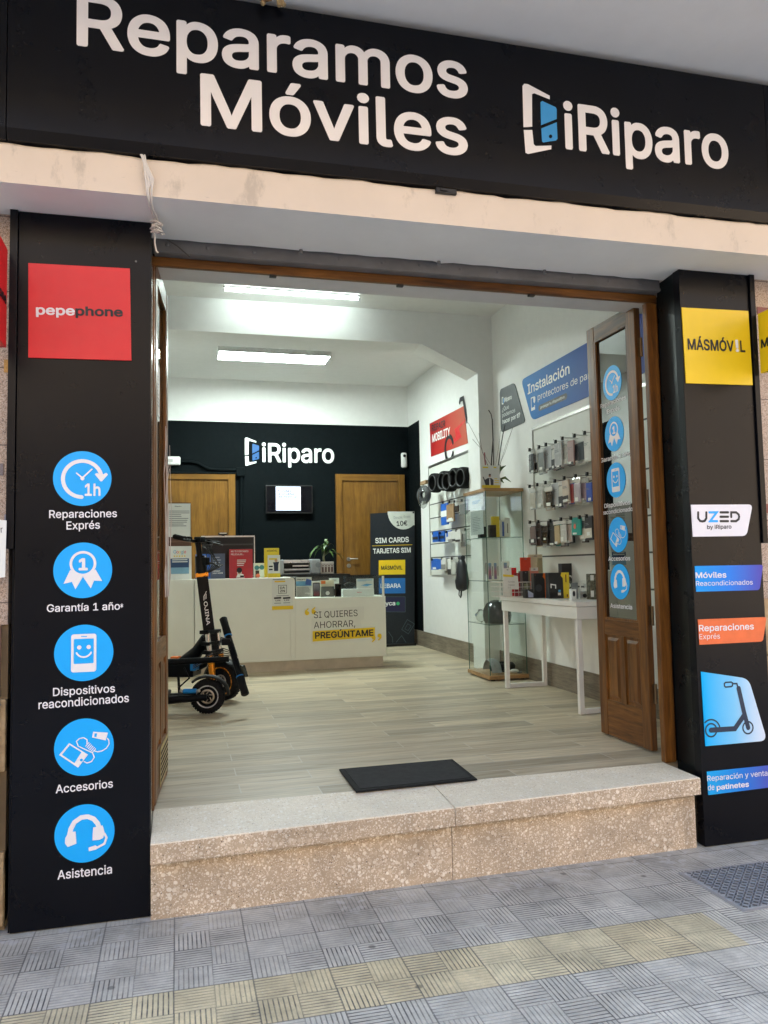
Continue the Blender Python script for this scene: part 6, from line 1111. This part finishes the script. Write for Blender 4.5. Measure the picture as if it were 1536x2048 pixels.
# ------------------------------------------------------------------ electric scooters
SBLK = M('satin black metal', (.0028, .0032, .0045), .38, spec=.16); SOR = M('anodised orange', (.75, .28, .02), .28, metal=.7); SBL = M('anodised blue', (.01, .20, .55), .35, metal=.3); CHR = M('polished fork tube', (.60, .56, .52), .2, metal=1)
def wheel(t, c, ax, R_t, w_, rimcol, ring):
    c = V(c); ax = V(ax).normalized(); wh = MB().lathe([(R_t-.052, -w_*.42), (R_t-.02, -w_*.5), (R_t-.005, -w_*.38), (R_t, -w_*.15), (R_t, w_*.15), (R_t-.005, w_*.38), (R_t-.02, w_*.5), (R_t-.052, w_*.42)], c, ax, 40).build('wheel', RUBBER, t)
    mb = MB(); e = ax.orthogonal().normalized(); g = ax.cross(e)
    for i in range(36):
        q = 2*math.pi*i/36; d = e*math.cos(q)+g*math.sin(q); tt = ax.cross(d)
        for s_ in (-1, 1): mb.obox(c+d*(R_t-.002)+ax*(s_*w_*.26), d*.004, tt*.007, ax*w_*.13)
    mb.build('tread_block', RUBBER, wh)
    MB().lathe([(.0, w_*.36), (.03, w_*.38), (R_t-.055, w_*.36), (R_t-.05, w_*.42), (R_t-.05, -w_*.42), (.0, -w_*.36)], c, ax, 32).build('rim', SBLK, wh)
    MB().lathe([(R_t-.047, -w_*.47), (R_t-.043, -w_*.49), (R_t-.039, -w_*.485)], c, ax, 40).lathe([(R_t-.047, w_*.47), (R_t-.043, w_*.49), (R_t-.039, w_*.485)], c, ax, 40).build('rim_stripe', ring, wh)
    mb = MB(); n = -ax
    mb.lathe([(.036, w_*.40), (.050, w_*.42), (.050, w_*.44), (.036, w_*.44), (.036, w_*.40)], c, n, 32)
    for i in range(6):
        q = i*math.pi/3; mb.tube([c+n*(w_*.43)+(e*math.cos(q)+g*math.sin(q))*.018, c+n*(w_*.43)+(e*math.cos(q+.5)+g*math.sin(q+.5))*.038], .004, 6)
    mb.build('brake_disc', rimcol, wh); MB().cyl(c-ax*w_*.75, c+ax*w_*.75, .012, 14).build('axle', SBLK, wh)
    return wh
A_ = thing('electric_scooter', 'upright black electric scooter with orange fork legs and an orange stem clamp', 'scooter', (.30, 6.2, 0))
ax = V((.64, .77, 0)).normalized(); hd = V((.77, -.64, 0)); bod = V((.93, -.36, 0)).normalized(); Sx = lambda z: V((.292-.118*z, 6.16+.08*z, z))
wc = V((.335, 6.17, .145)); wheel(A_, wc, ax, .145, .085, STEEL, SOR)
for s_ in (-1, 1):
    o_ = ax*(s_*.062); nm = 'fork_leg'; k = MB().tube([Sx(.34)+o_+hd*.03, Sx(.15)+o_+hd*.03], [.026, .023], 12).build(nm, SOR, A_); MB().tube([Sx(.51)+o_+hd*.03, Sx(.34)+o_+hd*.03], .020, 12).build('stanchion', CHR, k); MB().tube([Sx(.345)+o_+hd*.03, Sx(.332)+o_+hd*.03], .024, 12).build('seal', SBLK, k)
for z in (.515, .43, .365): MB().obox(Sx(z)+hd*.012, ax*.085, hd*.038, V((0, 0, .014))).build('fork_crown', SBLK, A_, bevel=.004)
st_ = MB(); a = Sx(.46); b = Sx(.935); up = (b-a).normalized(); sdv = V((1, 0, 0)).cross(up).normalized(); sx = up.cross(sdv).normalized()
st_.obox((a+b)/2, sx*.042, sdv*.030, (b-a)/2).build('stem', SBLK, A_, bevel=.006); MB().obox(Sx(.945), sx*.048, sdv*.036, up*.017).build('stem_clamp', SOR, A_, bevel=.004)
MB().tube([Sx(.955), Sx(1.09)], [.046, .036], 12).tube([Sx(1.08), Sx(1.20)], .022, 12).build('upper_stem', SBLK, A_); MB().obox(Sx(.40), sx*.046, sdv*.036, up*.09).build('head_tube', SBLK, A_, bevel=.006)
fs = Fr(tuple(a-sdv*0), tuple(-up), tuple(sx)); 
nrm = fs.n; fs.o = (a+b)/2+nrm*(.0306 if nrm.dot(V((0, -1, 0))) > 0 else -.0306)
text(fs, 'OJINA', (-.045, -.013), (.135, -.013), .027, INK, A_, .02, off=.0008, name='lettering')
g = G(fs, .0008); g.stroke([(-.055, -.010), (-.085, -.008), (-.11, .012)], .004).stroke([(-.062, -.001), (-.095, .002), (-.12, .016)], .004).stroke([(-.066, .008), (-.10, .012)], .004); g.build('emblem', INK, A_)
hb = Sx(1.205); e1 = hb-ax*.27+V((0, 0, .03)); e2 = hb+ax*.27-V((0, 0, .01)); k = MB().tube([e1, hb-ax*.06, hb+ax*.06, e2], .0125, 10).build('handlebar', SBLK, A_)
for e_, s_ in ((e1, 1), (e2, -1)):
    d = (hb-e_).normalized(); MB().tube([e_-d*.005, e_+d*.005, e_+d*.10, e_+d*.12], [.015, .019, .0175, .020], 12).build('grip', RUBBER, k)
    MB().tube([e_+d*.14+V((.0, 0, 0)), e_+d*.12+hd*.05+V((0, 0, -.01)), e_+d*.03+hd*.06+V((0, 0, -.02))], [.008, .006, .005], 8).build('brake_lever', M('dark alloy', (.06, .06, .065), .3, metal=.8), k); MB().obox(e_+d*.15+hd*.012, d*.02, hd*.022, V((0, 0, .018))).build('control_pod', SBLK, k, bevel=.004)
MB().obox(hb+hd*.02+V((0, 0, .012)), ax*.035, hd*.03, V((0, 0, .022))).build('display', SBLK, A_, bevel=.006); MB().obox(Sx(1.05)+hd*.05, ax*.022, hd*.028, V((0, 0, .03))).build('headlight', SBLK, A_, bevel=.008)
MB().tube([Sx(1.045)+hd*.03, Sx(1.03)+hd*.10+ax*.03, Sx(1.0)+hd*.14+ax*.05], .008, 8).build('clamp_lever', M('dark alloy', (.06, .06, .065), .3, metal=.8), A_)
for k in range(7): c_ = [e2+V((0, 0, -.0))+ax*(-.08*k*.5), hb+hd*(.08+.02*k)+V((0, 0, .0-.03*k)), Sx(1.02)+hd*(.06+.01*k)+ax*(.02*k), Sx(.95)+hd*.04]; MB().tube(c_, .003, 6).build('cable', BLACK, A_)
nb = Sx(.40)-bod*.02; nd = V((.045, 6.30, .28)); MB().tube([Sx(.47)-bod*.03, (Sx(.44)+nd)/2, nd], [.04, .05, .05], 8).tube([Sx(.34)-bod*.03, (Sx(.30)+nd)/2+V((.05, 0, -.03)), nd+V((.1, -.03, -.05))], .02, 8).build('neck', SBLK, A_)
d0 = nd+V((.10, -.03, -.045)); MB().obox(d0-bod*.44, bod*.44, V((-bod.y, bod.x, 0))*.095, V((0, 0, .055))).build('deck', SBLK, A_, bevel=.008); MB().obox(d0+V((0, 0, .03))-bod*.0, bod*.022, V((-bod.y, bod.x, 0))*.10, V((0, 0, .038))).build('blue_clamp', SBL, A_, bevel=.006)
MB().obox(nd+V((-.06, -.02, .045)), bod*.03, V((-bod.y, bod.x, 0))*.03, V((0, 0, .006))).build('orange_latch', BORANGE, A_); wheel(A_, d0-bod*.98+V((0, 0, -d0.z+.145)), V((-bod.y, bod.x, 0)), .145, .085, STEEL, SOR)
MB().obox(d0-bod*.90+V((0, 0, -.02)), bod*.10, V((-bod.y, bod.x, 0))*.06, V((0, 0, .02))).build('rear_arm', SBLK, A_); MB().tube([d0+V((-.14, -.06, -.05)), d0+V((-.13, -.10, -.225))], .010, 8).build('kickstand', SBLK, A_)
mb = MB(); vs = []; upv = V((0, 0, 1))
for i in range(11):
    q = math.radians(35+i*13)
    for k, (r_, w_) in enumerate(((.155, -.05), (.165, -.03), (.165, .03), (.155, .05))): vs.append(wc+hd*(r_*math.cos(q))+upv*(r_*math.sin(q))+ax*w_)
mb.add(vs, [(4*i+k, 4*i+k+1, 4*i+k+5, 4*i+k+4) for i in range(10) for k in range(3)], 0, True).build('mudguard', SBLK, A_)
# folded scooter in front of it
Bs = thing('electric_scooter', 'folded black electric scooter with a blue shock absorber lying in front of the upright one', 'scooter', (.2, 5.65, 0)); wb = V((.200, 5.65, .116)); axB = V((.16, .985, 0)).normalized(); hB = V((-.985, .16, 0)).normalized()
wheel(Bs, wb, axB, .116, .07, M('brushed brake disc', (.55, .47, .38), .3, metal=1), M('silver stripe', (.5, .5, .52), .3, metal=.6)); upv = V((0, 0, 1))
mb = MB(); vs = []
for i in range(12):
    q = math.radians(-2+i*12.5)
    for k, (r_, w_) in enumerate(((.120, -.048), (.132, -.042), (.136, 0), (.132, .042), (.120, .048))): vs.append(wb-hB*(r_*1.12*math.cos(q))+upv*(r_*math.sin(q)+.01)+axB*w_)
mb.add(vs, [(5*i+k, 5*i+k+1, 5*i+k+6, 5*i+k+5) for i in range(11) for k in range(4)], 0, True).build('mudguard', M('matt black plastic', (.006, .006, .006), .6, spec=.3), Bs)
for s_ in (-1, 1): MB().tube([wb+axB*(s_*.052), wb+hB*.12+axB*(s_*.055)+upv*(-.004), wb+hB*.32+axB*(s_*.05)+upv*(-.012)], [.02, .026, .032], 8).build('swing_arm', SBLK, Bs)
MB().obox(wb+hB*.62+upv*.005, hB*.36, axB*.085, upv*.038).build('deck', SBLK, Bs, bevel=.008)
s0 = wb+hB*.055-axB*.06+upv*.045; s1_ = wb+hB*.17-axB*.06+upv*.047; k = MB().cyl(s0+(s1_-s0)*.12, s0+(s1_-s0)*.88, .0165, 14).build('shock_absorber', SBL, Bs); MB().ball(s0, .014, 10).ball(s1_, .014, 10).cyl(s0, s1_, .007, 8).build('shock_eye', STEEL, k)
wheel(Bs, wb+hB*1.12, axB, .116, .07, STEEL, M('silver stripe', (.5, .5, .52), .3, metal=.6))
hA = at(458, 1318, 'y', 5.62); MB().tube([wb+hB*.98+upv*.22, wb+hB*.45+upv*.235, hA], [.026, .024, .02], 10).build('folded_stem', SBLK, Bs); MB().tube([wb+hB*1.08+upv*.02, wb+hB*.98+upv*.22], .03, 10).build('head_tube', SBLK, Bs); MB().tube([wb+hB*.20+upv*.06, wb+hB*.12+upv*.13-axB*.03, wb+hB*.16+upv*.2], .006, 8).build('stay', SBLK, Bs)
t0 = at(446, 1236, 'y', 5.80); t1 = at(491, 1390, 'y', 5.47); dv = t1-t0; P = lambda s: t0+dv*s
k = MB().tube([P(.22), P(.5), P(.80)], [.021, .024, .021], 10).build('handlebar', SBLK, Bs)
for s0_, s1_ in ((.0, .23), (.77, 1.0)): MB().tube([P(s0_), P(s0_+.01), P((s0_+s1_)/2), P(s1_-.01), P(s1_)], [.020, .028, .026, .028, .020], 12).build('grip', RUBBER, k)
for s_ in (.235, .765): MB().tube([P(s_), P(s_+.012)], .028, 12).build('blue_ring', SBL, k)
MB().obox(P(.34)+V((-.03, 0, .01)), V((.032, 0, .0)), V((0, .02, 0)), V((0, 0, .022))).build('brake_mount', SBLK, k, bevel=.006); MB().obox(P(.70)+V((.035, -.01, .0)), V((.010, -.012, 0)), V((.012, .010, 0)), dv.normalized()*.045).build('display', M('dark olive screen', (.035, .035, .022), .25), k, bevel=.004)
lp = P(.52); MB().obox(lp+V((.01, -.02, -.01)), V((.014, 0, -.002)), V((0, .001, 0)), V((.002, 0, .014))).build('sticker', PB, k); MB().obox(P(.5), V((.02, 0, 0)), V((0, .024, 0)), dv.normalized()*.05).build('bar_clamp', SBLK, k, bevel=.005)
for i in range(4): MB().tube([P(.45+.02*i)+V((-.005, 0, 0)), P(.47)+V((-.07, .02, .035-.016*i)), P(.5)+V((-.13, .05, .03-.014*i)), wb+hB*.10+upv*(.22-.01*i)], .0035, 6).build('cable', BLACK, Bs)
MB().tube([P(.30), P(.32)+V((-.06, .01, .03)), P(.36)+V((-.08, .02, -.01))], [.008, .006, .005], 8).build('brake_lever', M('dark alloy', (.06, .06, .065), .3, metal=.8), k)
finish_texts()
